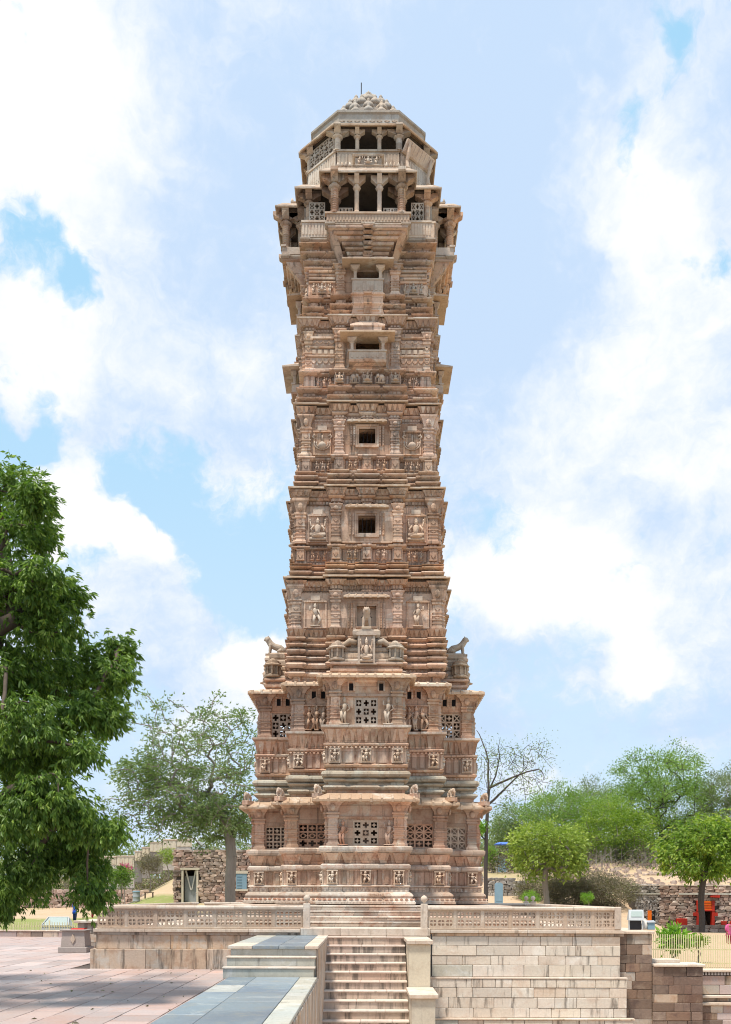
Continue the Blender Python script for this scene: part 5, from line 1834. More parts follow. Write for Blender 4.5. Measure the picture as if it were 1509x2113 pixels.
def bare_tree():
    Z = 62
    P = lambda x, y, dz=0: at(x, y, Z + dz)
    base = P(1003, 1880)
    root = thing('bare_tree', 'slender nearly leafless tree against the right side of the tower', 'tree', base)
    o = Vector(base)
    b = B()
    def br(pts, ra, rb, dz=0):
        n = len(pts)
        b.tube([Vector(P(x, y, dz * i / n)) - o for i, (x, y) in enumerate(pts)], [.72 * (ra + (rb - ra) * i / (n - 1)) for i in range(n)], 7, False)
    br([(1003, 1890), (1002, 1800), (1003, 1720), (1006, 1650), (1008, 1625)], .2, .13)
    br([(1008, 1628), (1006, 1600), (1007, 1570), (1000, 1545), (988, 1515), (982, 1506)], .11, .025, 2)
    br([(1009, 1625), (1030, 1615), (1060, 1602), (1085, 1592), (1110, 1586), (1118, 1592), (1124, 1606)], .12, .02, -2)
    br([(1018, 1650), (1040, 1628), (1068, 1600), (1086, 1582), (1088, 1570)], .11, .02, 1)
    br([(1006, 1660), (1018, 1650)], .12, .11)
    br([(1008, 1630), (1022, 1600), (1030, 1560), (1026, 1535)], .09, .02, -1)
    br([(1008, 1580), (1000, 1565), (992, 1556)], .05, .015)
    br([(1076, 1592), (1080, 1620), (1084, 1650), (1080, 1660)], .03, .012, 1)
    br([(1004, 1735), (990, 1722), (984, 1712)], .08, .02)
    br([(1010, 1655), (1040, 1662), (1052, 1680)], .03, .012)
    br([(1026, 1545), (1030, 1530), (1028, 1520)], .025, .012)
    r = np.random.default_rng(5)
    tw = []
    for i in range(110):
        x, y = r.choice([1000, 1030, 1055, 1090, 1115, 1080, 1010]) + r.normal() * 10, r.uniform(1535, 1640)
        p = Vector(P(x, y, r.normal() * .6)) - o
        q = p + Vector((r.normal() * .5, r.normal() * .4, r.normal() * .5 + .1))
        b.tube([p, (p + q) / 2 + Vector((r.normal() * .08, 0, r.normal() * .08)), q], [.018, .014, .008], 4, False)
        tw.append(q)
    obj('trunk', b.mesh('trunk', True), 'bark_dark', root)
    n = 1700
    k = r.integers(0, len(tw), n)
    cen = np.array([tuple(t) for t in tw])[k] + r.normal(size=(n, 3)) * np.array([.35, .35, .35])
    ln = .17 * r.uniform(.6, 1.2, n)
    obj('crown', leaf_mesh('crown', cen, r.normal(size=(n, 3)) + np.array([0, 0, -.3]), ln, ln * .16, r.random(n), r), 'leaf_grey', root)
    m = 700
    c2 = np.array(Vector(P(988, 1708)) - o)
    tag(obj('side_shoot', leaf_mesh('shoot', c2 + r.normal(size=(m, 3)) * .22, r.normal(size=(m, 3)), np.full(m, .2), np.full(m, .04), r.random(m), r), 'leaf_lime', root), kind='stuff')


bare_tree()


def shrub(name, label, px, py, rx, ry, Z, m, n, L, seed, mb='bark_grey', **kw):
    return px_tree(name, label, px, py, rx, ry, Z, px, py + ry, m, mb, kw.pop('ncl', 60), n, L, .0, seed, r0=.05, fork=.7, cat='shrub', rmin=.012, wr=kw.pop('wr', .4), **kw)


shrub('thorn_bush', 'large grey brown thorn bush behind the right parapet', 1245, 1835, 68, 34, 75, 'leaf_dry', 20000, .17, 51, ncl=220, cr=.5, lump=.15, wr=.25)
shrub('thorn_bush', 'darker thorn bush beside the round tree trunk', 1165, 1838, 62, 32, 76, 'leaf_dry', 17000, .17, 52, ncl=180, cr=.5, lump=.2, wr=.25)
shrub('thorn_bush', 'low dry thorn bush left of the round tree trunk', 1090, 1838, 26, 26, 78, 'leaf_dry', 6000, .16, 60, ncl=70, cr=.45, lump=.2, wr=.25)
shrub('clipped_shrub', 'small clipped lime green shrub left of the round tree', 1095, 1851, 17, 13, 70, 'leaf_lime', 2600, .09, 53, ncl=60, cr=.2, lump=.03)
shrub('clipped_shrub', 'small clipped lime green shrub right of the round tree', 1212, 1850, 11, 11, 70, 'leaf_lime', 1800, .09, 54, ncl=50, cr=.16, lump=.03)
shrub('garden_bush', 'dark green bush on the lawn beside the overhanging tree', 248, 1812, 24, 18, 80, 'leaf_mango', 3500, .16, 55, ncl=60, cr=.4)
shrub('garden_bush', 'reddish brown young tree on the sandy slope', 308, 1783, 24, 18, 88, 'leaf_dry', 2600, .16, 56, ncl=60, cr=.4)
shrub('garden_bush', 'small olive bush near the top of the sandy slope', 346, 1768, 17, 13, 92, 'leaf_round', 1600, .16, 57, ncl=40, cr=.35)
shrub('garden_bush', 'green bush beside the blue tent', 1014, 1763, 11, 12, 93, 'leaf_mid', 1800, .18, 58, ncl=40, cr=.4)
shrub('flower_bush', 'magenta flowering bush below the stepped wall', 258, 1793, 16, 6, 91, 'magenta_petal', 900, .14, 59, ncl=30, cr=.3)
shrub('garden_plant', 'broad leaved light green plant behind the picket fence', 1392, 1936, 24, 17, 38.5, 'leaf_lime', 700, .30, 61, ncl=40, cr=.22, wr=.35)
shrub('garden_plant', 'low yellow green hedge plant behind the picket fence', 1440, 1940, 22, 9, 39.2, 'leaf_bright', 1000, .12, 62, ncl=40, cr=.15, wr=.4)


def far_wood():
    r = np.random.default_rng(71)
    cl = []
    for i in range(560):
        Z = r.uniform(122, 190)
        x = r.uniform(-.75, .75) * Z
        y = Z - Z0
        g = ground_z(x, y)
        hh = r.uniform(2.5, 6.5)
        for j in range(7):
            cl.append((x + r.normal() * 1.6, y + r.normal() * 1.6, g + hh * r.uniform(.3, 1.0), 1.5))
    cl = np.array(cl)
    n = 100000
    k = r.integers(0, len(cl), n)
    cen = cl[k, :3] + r.normal(size=(n, 3)) * .55 * cl[k, 3:4]
    ln = .5 * r.uniform(.6, 1.3, n)
    me = leaf_mesh('wood', cen, r.normal(size=(n, 3)), ln, ln * .25, r.beta(2, 2, n) * .6 + r.random(len(cl) // 7)[k // 7] * .4, r)
    tag(obj('far_woodland', me, 'leaf_far'), 'dry woodland along the horizon behind the site', kind='stuff')
    # dry scrub with bare stems on the right slope and the left slope
    b = B()
    for i in range(700):
        if r.random() < .7:
            x, Z = r.uniform(15, 34), r.uniform(90, 106)
        else:
            x, Z = r.uniform(-34, -18), r.uniform(98, 112)
        y = Z - Z0
        g = ground_z(x, y)
        p = Vector((x, y, g))
        h = r.uniform(.8, 2.2)
        q = p + Vector((r.normal() * .4, r.normal() * .4, h))
        b.tube([p, (p + q) / 2 + Vector((r.normal() * .12, 0, 0)), q], [.035, .025, .01], 4, False)
        b.tube([(p + q) / 2, q + Vector((r.normal() * .6, 0, -.2))], [.02, .008], 4, False)
    tag(obj('dry_scrub', b, 'bark_grey'), 'bare grey stems of dry scrub on the slopes', kind='stuff')
    cl = []
    for i in range(130):
        x, Z = r.uniform(12, 36), r.uniform(91, 108)
        cl.append((x, Z - Z0, ground_z(x, Z - Z0) + r.uniform(.3, 1.6)))
    for i in range(110):
        x, Z = r.uniform(-36, -17), r.uniform(97, 114)
        cl.append((x, Z - Z0, ground_z(x, Z - Z0) + r.uniform(.3, 1.8)))
    cl = np.array(cl)
    n = 34000
    k = r.integers(0, len(cl), n)
    ln = .28 * r.uniform(.6, 1.3, n)
    me = leaf_mesh('scrub', cl[k] + r.normal(size=(n, 3)) * .6, r.normal(size=(n, 3)), ln, ln * .2, r.random(n), r)
    tag(obj('scrub_leaves', me, 'leaf_dry'), 'dry brown undergrowth on the slopes behind the walls', kind='stuff')


far_wood()


# ------------------------------------------------------------------ rubble walls and small buildings
def stone_mesh(seed):
    r = random.Random(seed)
    b = B()
    q = [(-.5, -.4), (0, -.5), (.48, -.42), (.5, .4), (.05, .5), (-.46, .44)]
    # rough lump lying in x,z, bulging to -y
    ring = [(x + r.uniform(-.12, .06), z + r.uniform(-.12, .1)) for x, z in q]
    b.loft([[(x, .35, z) for x, z in ring], [(x, -.2, z) for x, z in ring], [(x * .86 + r.uniform(-.04, .04), -.42 + r.uniform(-.12, .1), z * .82) for x, z in ring]][::-1])
    return b.mesh('stone')


STONES = [stone_mesh(i) for i in range(9)]
STONES_G = [s.copy() for s in STONES]
for s in STONES: s.materials.append(MATS['rubble'])
for s in STONES_G: s.materials.append(MATS['rubble_grey'])


def rubble(parent, x0, x1, z0, z1, y, r, h=.22, w=.45, pool=STONES, hole=None, depth=.3, name='rubble_stone', limit=400):
    z = z0
    n = 0
    while z < z1 - .03:
        hh = h * r.uniform(.6, 1.3)
        x = x0 + r.uniform(-.1, .05)
        while x < x1 - .04:
            ww = w * r.choice((r.uniform(.35, .8), r.uniform(.8, 1.7)))
            cx, cz = x + ww / 2, z + hh / 2
            x += ww
            if cx > x1: break
            if hole and hole[0] < cx < hole[1] and hole[2] < cz < hole[3]: continue
            n += 1
            if n > limit: return
            o = obj(name, r.choice(pool), None, parent, (cx, y + r.uniform(-.03, .03), cz), 0, (ww * 1.02, depth, hh * 1.08))
            o.rotation_euler = (0, r.uniform(-.12, .12), 0)
        z += hh * .96


def left_ruin():
    Z = 76
    y = Z - Z0
    s = Z / FPX
    X = lambda px: (px - 754) * s
    H = lambda py: (1850 - py) * s + EYE
    r = random.Random(8)
    xa, xb = X(357), X(530)
    dx0, dx1, dz1 = X(374), X(409), H(1796)
    core = B()
    core.box(xa + .1, dx0, y + .12, y + 3.5, -1.2, H(1758))
    core.box(dx1, xb, y + .12, y + 3.5, -1.2, H(1758))
    core.box(dx0, dx1, y + .12, y + 3.5, dz1, H(1758))
    core.box(dx0, dx1, y + 2.2, y + 3.5, -1.2, dz1)
    root = tag(obj('ruined_building', core, 'mortar_dark'), 'flat roofed rubble stone building behind the left parapet', 'building')
    rubble(root, xa, xb, H(1868), H(1755), y + .1, r, .26, .5, STONES, (dx0 - .1, dx1 + .1, -2, dz1 + .05), limit=330)
    fr = B()
    fr.cbox(dx0, dx0 + .16, y - .05, y + .3, -1.2, dz1, .01); fr.cbox(dx1 - .16, dx1, y - .05, y + .3, -1.2, dz1, .01); fr.cbox(dx0 - .1, dx1 + .1, y - .08, y + .3, dz1 - .03, dz1 + .14, .01)
    d = obj('door', fr, 'cream_plaster', root)
    obj('door_leaf', B().box(dx0 + .17, dx1 - .17, y + .5, y + .55, -1.2, dz1 - .5), 'drum_grey', d)
    obj('door_drape', B().poly_y([(dx0 + .2, dz1 - .05), (dx0 + .34, dz1 - .05), ((dx0 + dx1) / 2 + .05, dz1 - 1.6), ((dx0 + dx1) / 2 - .05, dz1 - 1.6)], y + .36, y + .4).poly_y([(dx1 - .34, dz1 - .05), (dx1 - .2, dz1 - .05), ((dx0 + dx1) / 2 + .12, dz1 - 1.6), ((dx0 + dx1) / 2 + .06, dz1 - 1.6)], y + .31, y + .35), 'white_cloth', d)
    w0, w1 = X(487), X(509)
    wf = B()
    wf.box(w0 - .1, w1 + .1, y - .16, y + .1, H(1804), H(1798)); wf.box(w0 - .1, w1 + .1, y - .16, y + .1, H(1840), H(1836))
    wn = obj('window', wf, 'cream_plaster', root)
    sh = B().box(w0, w1, y - .12, y - .06, H(1836), H(1804))
    for i in range(5):
        z = H(1834) + i * .23
        sh.box(w0 + .08, w0 + (w1 - w0) * .55, y - .15, y - .12, z, z + .1)
    obj('shutter', sh, 'blue_metal', wn)
    # white roof strips leaning on the parapet
    for (a, b_) in (((399, 1733), (424, 1748)), ((391, 1752), (412, 1751)), ((455, 1753), (468, 1759)), ((482, 1749), (504, 1762)), ((503, 1742), (520, 1750))):
        p, q = Vector(at(*a, Z + .5)), Vector(at(*b_, Z + .5))
        obj('roof_strip', B().loft([[tuple(p + Vector((0, -.05, -.07))), tuple(p + Vector((0, .6, -.07))), tuple(p + Vector((0, .6, .07))), tuple(p + Vector((0, -.05, .07)))],
                                    [tuple(q + Vector((0, -.05, -.09))), tuple(q + Vector((0, .6, -.09))), tuple(q + Vector((0, .6, .09))), tuple(q + Vector((0, -.05, .09)))]]), 'white_metal', root)
    # barrel and bench on the lawn
    c = at(281, 1849, 79)
    dr = thing('water_drum', 'grey metal drum standing on the lawn', 'drum', (c[0], c[1], ground_z(c[0], c[1])))
    obj('body', B().lathe([(.3, 0), (.31, .05), (.3, .08), (.3, .36), (.32, .4), (.3, .44), (.3, .76), (.31, .8)], 16).mesh('drum', True), 'drum_grey', dr)
    obj('lid', B().lathe([(.33, .8), (.33, .85), (.2, .9)], 16), 'blue_metal', dr)
    c = at(307, 1849, 79)
    be = thing('garden_bench', 'small dark bench on the lawn beside the drum', 'bench', (c[0], c[1], ground_z(c[0], c[1])))
    obj('seat', B().cbox(-.38, .38, -.17, .17, .42, .48, .01), 'wood_dark', be)
    for x in (-.32, .32):
        obj('leg', B().cbox(x - .03, x + .03, -.14, .14, -.05, .42, .008), 'wood_dark', be)
    # stepped boundary wall
    Zb = 97
    bw = thing('boundary_wall', 'cream stepped boundary wall climbing the slope at left', 'wall', at(300, 1800, Zb))
    o = Vector(bw.location)
    for (x0, x1, y0, y1) in ((205, 240, 1771, 1787), (240, 277, 1770, 1791), (277, 292, 1760, 1779), (292, 308.5, 1752, 1770), (308.5, 335, 1741, 1760), (335, 364, 1736, 1753), (364, 396, 1735, 1749)):
        a, b_ = Vector(at(x0, y1, Zb)) - o, Vector(at(x1, y0, Zb)) - o
        p = obj('wall_panel', B().cbox(a.x + .02, b_.x - .02, -.1, .1, a.z, b_.z, .02), 'cream_plaster', bw)
        q = B()
        n = max(2, int((b_.x - a.x) / .4))
        for i in range(n):
            xx = a.x + .06 + (b_.x - a.x - .12) * (i + .5) / n
            q.box(xx - .1, xx + .1, -.14, -.1, a.z + .08, b_.z - .1)
        obj('panel_ribs', q, 'cream_plaster', p)
        obj('wall_coping', B().cbox(a.x - .02, b_.x + .02, -.17, .17, b_.z - .005, b_.z + .12, .02), 'coping_pale', p)
        obj('wall_footing', B().cbox(a.x, b_.x, -.06, .2, a.z - 2.2, a.z + .01, .02), 'rubble_grey', p)
    rubble(bw, -3.5, 5.0, -3.4, -1.2 + .4, .3, r, .3, .55, STONES, limit=0)


left_ruin()


def left_edge():
    r = random.Random(9)
    # rubble wall across the lawn
    Z = 96
    y = Z - Z0
    lw = tag(obj('rubble_wall', B().box(-40, -21.5, y + .1, y + .8, -1.3, .75), 'mortar_dark'), 'long rubble stone wall across the back of the left lawn', 'wall')
    rubble(lw, -37, -22, -1.2, .8, y + .08, r, .32, .62, STONES, limit=240)
    # low kerb wall with picket fence
    Z = 60.5
    y = Z - Z0
    kw = tag(obj('low_wall', B().box(-24, -13.2, y + .12, y + .4, PAVE - .2, PAVE + .32), 'mortar_dark'), 'low stone kerb wall at the far end of the paving', 'wall')
    x = -24.0
    while x < -13.3:
        w = r.uniform(.5, 1.2)
        obj('stone_block', B().cbox(x + .01, min(x + w, -13.2) - .01, y, y + .4, PAVE - .1, PAVE + .33, .03), r.choice(['ashlar_tan', 'rubble', 'paving_pink']), kw)
        x += w
    obj('wall_coping', B().cbox(-24, -13.15, y - .04, y + .44, PAVE + .335, PAVE + .42, .02), 'coping_pale', kw)
    fence = thing('picket_fence', 'cream metal picket fence above the low wall at left', 'fence', (-18.6, y + .8, PAVE))
    for i in range(64):
        xx = -5.2 + i * .165
        post = i % 14 == 7
        obj('post' if post else 'picket', B().box(xx - (.05 if post else .018), xx + (.05 if post else .018), -.02, .02, -.1, 1.02 if post else .9), 'cream_paint', fence)
    obj('rail', B().box(-5.2, 5.3, .021, .05, .62, .68), 'cream_paint', fence)
    # slanting glazed display board
    c = at(117, 1925, 62.5)
    db = thing('display_case', 'slanting grey display case with glazed top behind the left fence', 'display case', (c[0], c[1], PAVE))
    obj('cabinet', B().loft([[(-.95, -.45, 0), (.95, -.45, 0), (.95, .75, 0), (-.95, .75, 0)], [(-.9, -.4, .62), (.9, -.4, .62), (.9, .75, .62), (-.9, .75, .62)], [(-.75, .6, 1.15), (.62, .6, 1.15), (.62, .75, 1.15), (-.75, .75, 1.15)]]), 'white_metal', db)
    gl = B().loft([[(-.78, -.42, .66), (.76, -.42, .66), (.76, -.38, .7), (-.78, -.38, .7)], [(-.66, .52, 1.15), (.54, .52, 1.15), (.54, .56, 1.19), (-.66, .56, 1.19)]])
    obj('glass_top', gl, 'board_face', db)
    fr = B()
    fr.tube([(-.88, -.42, .68), (-.74, .58, 1.19)], .04, 6); fr.tube([(.87, -.42, .68), (.61, .58, 1.19)], .04, 6); fr.tube([(-.88, -.42, .68), (.87, -.42, .68)], .04, 6); fr.tube([(-.74, .58, 1.19), (.61, .58, 1.19)], .04, 6)
    obj('case_frame', fr, 'white_metal', db)
    # tapering pedestal with a diamond and red cloth
    c = at(157, 1966, 44.3)
    pd = thing('pedestal', 'grey tapering stone pedestal with a carved diamond on the paving', 'pedestal', (c[0], c[1], PAVE))
    obj('foot', B().cbox(-.66, .66, -.6, .6, 0, .26, .02), 'pedestal_stone', pd)
    body = obj('shaft', B().rects([(.56, .5, .5, .26), (.56, .5, .5, .3), (.5, .44, .44, 1.0)]), 'pedestal_stone', pd)
    obj('carved_diamond', B().poly_y([(0, .4), (.11, .62), (0, .86), (-.11, .62)], -.53, -.40), 'coping_pale', body)
    obj('cap_slab', B().cbox(-.6, .6, -.54, .54, 1.0, 1.06, .015), 'pedestal_stone', pd)
    cl = B()
    n = 10
    for i in range(n):
        for_x0, for_x1 = -.18 + .62 * i / n, -.18 + .62 * (i + 1) / n
        h0, h1 = .03 + .03 * abs(math.sin(i * 1.7)), .03 + .03 * abs(math.sin((i + 1) * 1.7))
        cl.loft([[(for_x0, -.3, 0), (for_x0, .25, 0), (for_x0, .2, h0), (for_x0, -.22, h0)], [(for_x1, -.3, 0), (for_x1, .25, 0), (for_x1, .2, h1), (for_x1, -.22, h1)]])
    tag(obj('red_cloth', cl, 'red_paint', None, (c[0], c[1], PAVE + 1.062)), 'crumpled red cloth lying on the grey pedestal', 'cloth')
    # wing wall behind the pedestal
    ww = tag(obj('wing_wall', B().box(-13.75, -9.5, 1.75, 5.0, PAVE - .2, -.98), 'mortar_dark'), 'low tan masonry wing wall joining the platform at left', 'wall')
    ashlar(ww, -13.8, -9.5, PAVE - .05, -1.0, 1.65, 3, r, 'ashlar_tan', .8, 1.6, .4)
    obj('wall_coping', B().cbox(-13.95, -9.5, 1.5, 5.0, -.995, -.88, .02), 'coping_pale', ww)


left_edge()


def right_edge():
    r = random.Random(10)
    # brown retaining walls stepping down at the right of the platform
    w1 = tag(obj('retaining_wall', B().box(9.15, 10.35, -9.3, -5.0, -5.4, -1.0), 'mortar_dark'), 'dark brown masonry wall against the right end of the platform', 'wall')
    ashlar(w1, 9.1, 10.42, -5.4, -1.0, -9.42, 13, r, 'ashlar_brown', .35, .9, .4, mix=(.25, ['ashlar_tan']))
    obj('wall_coping', B().cbox(9.26, 10.48, -9.5, -5.0, -.995, -.9, .015), 'coping_pale', w1)
    w2 = tag(obj('retaining_wall', B().box(10.42, 12.2, -9.35, -8.2, -5.4, -2.2), 'mortar_dark'), 'lower dark brown masonry wall below the picket fence', 'wall')
    ashlar(w2, 10.42, 12.24, -5.4, -2.18, -9.5, 10, r, 'ashlar_brown', .35, 1.0, .4, mix=(.12, ['ashlar_tan']))
    obj('wall_coping', B().cbox(10.44, 12.3, -9.58, -8.4, -2.175, -2.08, .015), 'coping_pale', w2)
    obj('step_slab', B().cbox(10.5, 11.6, -8.9, -8.2, -2.08, -1.95, .015), 'coping_pale', w2)
    w3 = tag(obj('terrace_wall', B().box(12.25, 18, -8.6, -7.6, -5.4, -2.5), 'mortar_dark'), 'tan terrace wall with a moulded coping at the right edge', 'wall')
    ashlar(w3, 12.3, 17, -3.25, -2.55, -8.75, 2, r, 'ashlar_tan', .6, 1.3, .4, mix=(.5, ['paving_pink', 'coping_pale']))
    obj('wall_coping', B().cbox(12.3, 17, -8.85, -8.0, -2.42, -2.34, .015), 'coping_pale', w3)
    db = B()
    for i in range(40):
        db.box(12.33 + i * .115, 12.4 + i * .115, -8.82, -8.6, -2.53, -2.43)
    tag(obj('dentil_row', db, 'pedestal_stone', w3), kind='stuff')
    obj('ledge_slab', B().cbox(12.3, 13.55, -9.0, -8.5, -3.36, -3.27, .015), 'coping_pale', w3)
    obj('ledge_slab', B().cbox(12.2, 17, -9.15, -8.5, -3.62, -3.52, .015), 'coping_pale', w3)
    obj('stone_block', B().cbox(12.25, 13.7, -8.8, -8.4, -3.515, -3.365, .015), 'ashlar_tan', w3)
    ashlar(w3, 12.2, 17, -5.4, -3.625, -9.05, 7, r, 'ashlar_tan', .4, .9, .4, mix=(.5, ['paving_pink', 'ashlar_brown']))
    # cream picket fence on the terrace
    fence = thing('picket_fence', 'cream metal picket fence on the terrace at right', 'fence', (10.75, -7.6, -2.3))
    for i in range(56):
        xx = i * .088
        post = i in (24, 48)
        obj('post' if post else 'picket', B().box(xx - (.03 if post else .014), xx + (.03 if post else .014), -.014, .014, -.1, (1.22 if not post else 1.0) + r.uniform(-.02, .02)), 'cream_paint', fence)
    obj('rail', B().box(-.05, 4.95, .015, .04, .62, .67), 'cream_paint', fence)
    obj('rail', B().box(-.05, 4.95, .015, .04, .1, .14), 'cream_paint', fence)
    # information lectern, sack and box on the wall's end
    kz = -.9
    c = at(1310, 1916, 36.2)
    k = thing('information_stand', 'white framed information stand beside the end of the parapet', 'sign', (c[0], c[1], kz))
    obj('board_frame', B().loft([[(-.29, -.2, .36), (.29, -.2, .36), (.3, .12, .36), (-.27, .12, .36)], [(-.27, -.16, .46), (.3, -.16, .46), (.3, .12, .5), (-.25, .12, .5)], [(-.22, .0, .74), (.33, .0, .74), (.33, .1, .76), (-.22, .1, .76)]]), 'white_metal', k)
    bf = B().loft([[(-.18, -.165, .50), (.24, -.165, .50), (.24, -.15, .5), (-.18, -.15, .5)], [(-.145, -.035, .70), (.27, -.035, .70), (.27, -.02, .7), (-.145, -.02, .7)]])
    obj('board_panel', bf, 'board_face', k)
    for x in (-.25, .26):
        obj('leg', B().box(x - .025, x + .025, -.14, -.1, 0, .37), 'white_metal', k)
    obj('cabinet', B().box(-.22, .23, -.06, .1, 0.0, .36), 'iron_dark', k)
    c = at(1330, 1912, 36.5)
    sk = B()
    sk.lathe([(.11, 0), (.15, .06), (.15, .2), (.11, .32), (.04, .38), (.06, .42)], 12)
    tag(obj('white_sack', sk.mesh('sack', True), 'white_cloth', None, (c[0], c[1], kz)), 'small white sack beside the information stand', 'sack')
    c = at(1343, 1912, 36.4)
    bx = thing('metal_box', 'grey blue metal box at the end of the brown wall', 'box', (c[0], c[1], kz))
    obj('body', B().cbox(-.13, .13, -.1, .12, 0, .26, .01), 'blue_metal', bx)
    obj('lid', B().loft([[(-.15, -.13, .262), (.15, -.13, .262), (.15, .14, .262), (-.15, .14, .262)], [(-.15, -.13, .28), (.15, -.13, .3), (.15, .14, .36), (-.15, .14, .34)]]), 'drum_grey', bx)
    # shrine building of rubble with red doorway
    Z = 76
    y = Z - Z0
    s = Z / FPX
    X = lambda px: (px - 754) * s
    H = lambda py: (1850 - py) * s + EYE
    core = B()
    d0, d1 = X(1440), X(1471)
    zt = H(1826)
    core.box(X(1314), d0, y + .12, y + 4, -2.8, zt)
    core.box(d1, X(1560), y + .12, y + 4, -2.8, zt)
    core.box(d0, d1, y + .12, y + 4, H(1878), zt)
    core.box(d0, d1, y + 1.8, y + 4, -2.8, H(1878))
    sh = tag(obj('shrine_building', core, 'mortar_dark'), 'rubble stone shrine building with a red painted doorway at right', 'building')
    rubble(sh, X(1314), X(1360), H(1912), H(1844), y + .1, r, .17, .26, STONES_G, limit=200)
    rubble(sh, X(1360), X(1530), H(1912), H(1827), y + .1, r, .24, .6, STONES, (d0 - .15, d1 + .15, -3, H(1856)), limit=300)
    obj('wall_coping', B().cbox(X(1312), X(1362), y - .12, y + .3, H(1844), H(1841), .01), 'marble_grey', sh)
    obj('wall_coping', B().cbox(X(1400), X(1530), y - .14, y + .3, H(1844.5), H(1841), .01), 'marble_grey', sh)
    obj('roof_coping', B().cbox(X(1318), X(1530), y - .05, y + .6, zt, zt + .08, .01), 'coping_pale', sh)
    rubble(sh, X(1314), X(1360), H(1840), H(1826), y + .1, r, .2, .3, STONES_G, limit=60)
    fr = B()
    fr.cbox(d0 - .12, d0 + .1, y - .1, y + .3, -2.5, H(1856), .01); fr.cbox(d1 - .1, d1 + .12, y - .1, y + .3, -2.5, H(1856), .01); fr.cbox(d0 - .1, d1 + .1, y - .13, y + .3, H(1878), H(1875), .01)
    dr = obj('doorway', fr, 'red_paint', sh)
    obj('transom', B().box(d0 + .1, d1 - .1, y - .04, y + .2, H(1874.9), H(1857)), 'orange_paint', dr)
    for q in range(3):
        obj('transom_bar', B().box(d0 + .1, d1 - .1, y - .07, y - .04, H(1871 - q * 5), H(1870 - q * 5)), 'red_paint', dr)
    for a in (X(1430), X(1473)):
        obj('side_bracket', B().cbox(a, a + .28, y - .14, y + .2, H(1888), H(1881), .01), 'red_paint', dr)
    # red painted blocks and a small red door leaf
    obj('red_block', B().cbox(X(1394), X(1415), y - .45, y - .1, H(1907), H(1893), .02), 'red_paint', sh)
    obj('red_block', B().cbox(X(1487), X(1530), y - .45, y - .1, H(1906), H(1898), .02), 'red_paint', sh)
    wl = obj('window', B().box(X(1337), X(1352), y - .06, y + .02, H(1898), H(1878)), 'void_shade', sh)  # unlit inside of the window painted as a near-black plate
    obj('shutter', B().box(X(1336), X(1344), y - .1, y - .061, H(1899), H(1877)), 'orange_paint', wl)
    obj('hanging_cloth', B().loft([[(X(1464), y - .3, H(1846)), (X(1464), y - .1, H(1846)), (X(1464), y - .1, H(1849)), (X(1464), y - .3, H(1849))], [(X(1483), y - .3, H(1845)), (X(1483), y - .1, H(1845)), (X(1483), y - .1, H(1850)), (X(1483), y - .3, H(1850))]]), 'red_paint', sh)
    # low rubble terrace in front of the shrine
    tw = tag(obj('low_rubble_wall', B().box(X(1364), X(1530), y - 3.9, y - 1.2, -2.8, H(1909) - .1), 'mortar_dark'), 'low rubble terrace wall in front of the shrine', 'wall')
    rubble(tw, X(1364), X(1530), -2.5, H(1908), y - 4.0, r, .26, .5, STONES, limit=120)
    obj('wall_coping', B().cbox(X(1364), X(1530), y - 4.1, y - 3.4, H(1908) - .02, H(1908) + .08, .02), 'coping_pale', tw)
    # rubble spilling down the slope behind
    sc = B()
    for i in range(900):
        xx = r.uniform(14.5, 36)
        Zs = r.uniform(81, 95)
        g = ground_z(xx, Zs - Z0)
        a = r.uniform(.08, .28)
        st = len(sc.v)
        q = B()
        sc.loft([[(-a, -a * .7, 0), (a * .8, -a, 0), (a, a * .6, 0), (-a * .7, a, 0)], [(-a * .6, -a * .5, a), (a * .5, -a * .6, a * .8), (a * .7, a * .4, a * 1.1), (-a * .5, a * .6, a * .9)]])
        sc.move(Matrix.Translation((xx, Zs - Z0, g - .05)) @ Matrix.Rotation(r.uniform(0, 6), 4, 'Z'), st)
    tag(obj('rubble_scree', sc, 'rubble'), 'loose rubble stones scattered on the right slope', kind='stuff')
    Zq = 88
    yq = Zq - Z0
    rw = tag(obj('rubble_wall', B().box(at(1335, 0, Zq)[0], at(1425, 0, Zq)[0], yq + .1, yq + .6, .5, at(0, 1805, Zq)[2]), 'mortar_dark'), 'tumbled rubble wall on the slope above the shrine', 'wall')
    rubble(rw, at(1330, 0, Zq)[0], at(1428, 0, Zq)[0], .9, at(0, 1803, Zq)[2], yq + .08, r, .28, .5, STONES, limit=90)
    Zq = 80
    yq = Zq - Z0
    rw = tag(obj('rubble_wall', B().box(at(1008, 0, Zq)[0], at(1082, 0, Zq)[0], yq + .1, yq + .6, -.6, at(0, 1817, Zq)[2]), 'mortar_dark'), 'dark rubble wall behind the grey tablet stone', 'wall')
    rubble(rw, at(1008, 0, Zq)[0], at(1083, 0, Zq)[0], -.5, at(0, 1815, Zq)[2], yq + .08, r, .28, .42, STONES_G, limit=70)
    # standing tablet
    c = at(1029, 1862, 70)
    tb = B().poly_y([(-.3, 0), (.3, 0), (.3, 1.45), (.15, 1.58), (-.15, 1.58), (-.3, 1.45)], -.08, .08)
    tb.poly_y([(-.22, .2), (.22, .2), (.22, 1.36), (-.22, 1.36)], -.095, -.07)
    tag(obj('stone_tablet', tb, 'blue_metal', None, (c[0], c[1], c[2] - .1)), 'grey blue upright tablet standing right of the tower base', 'tablet')
    # blue shade tent
    c = at(1036, 1762, 96)
    g = ground_z(c[0], c[1])
    tn = thing('shade_tent', 'small shelter with a flat blue awning on the slope', 'tent', (c[0], c[1], g))
    zt = at(0, 1741, 96)[2] - g
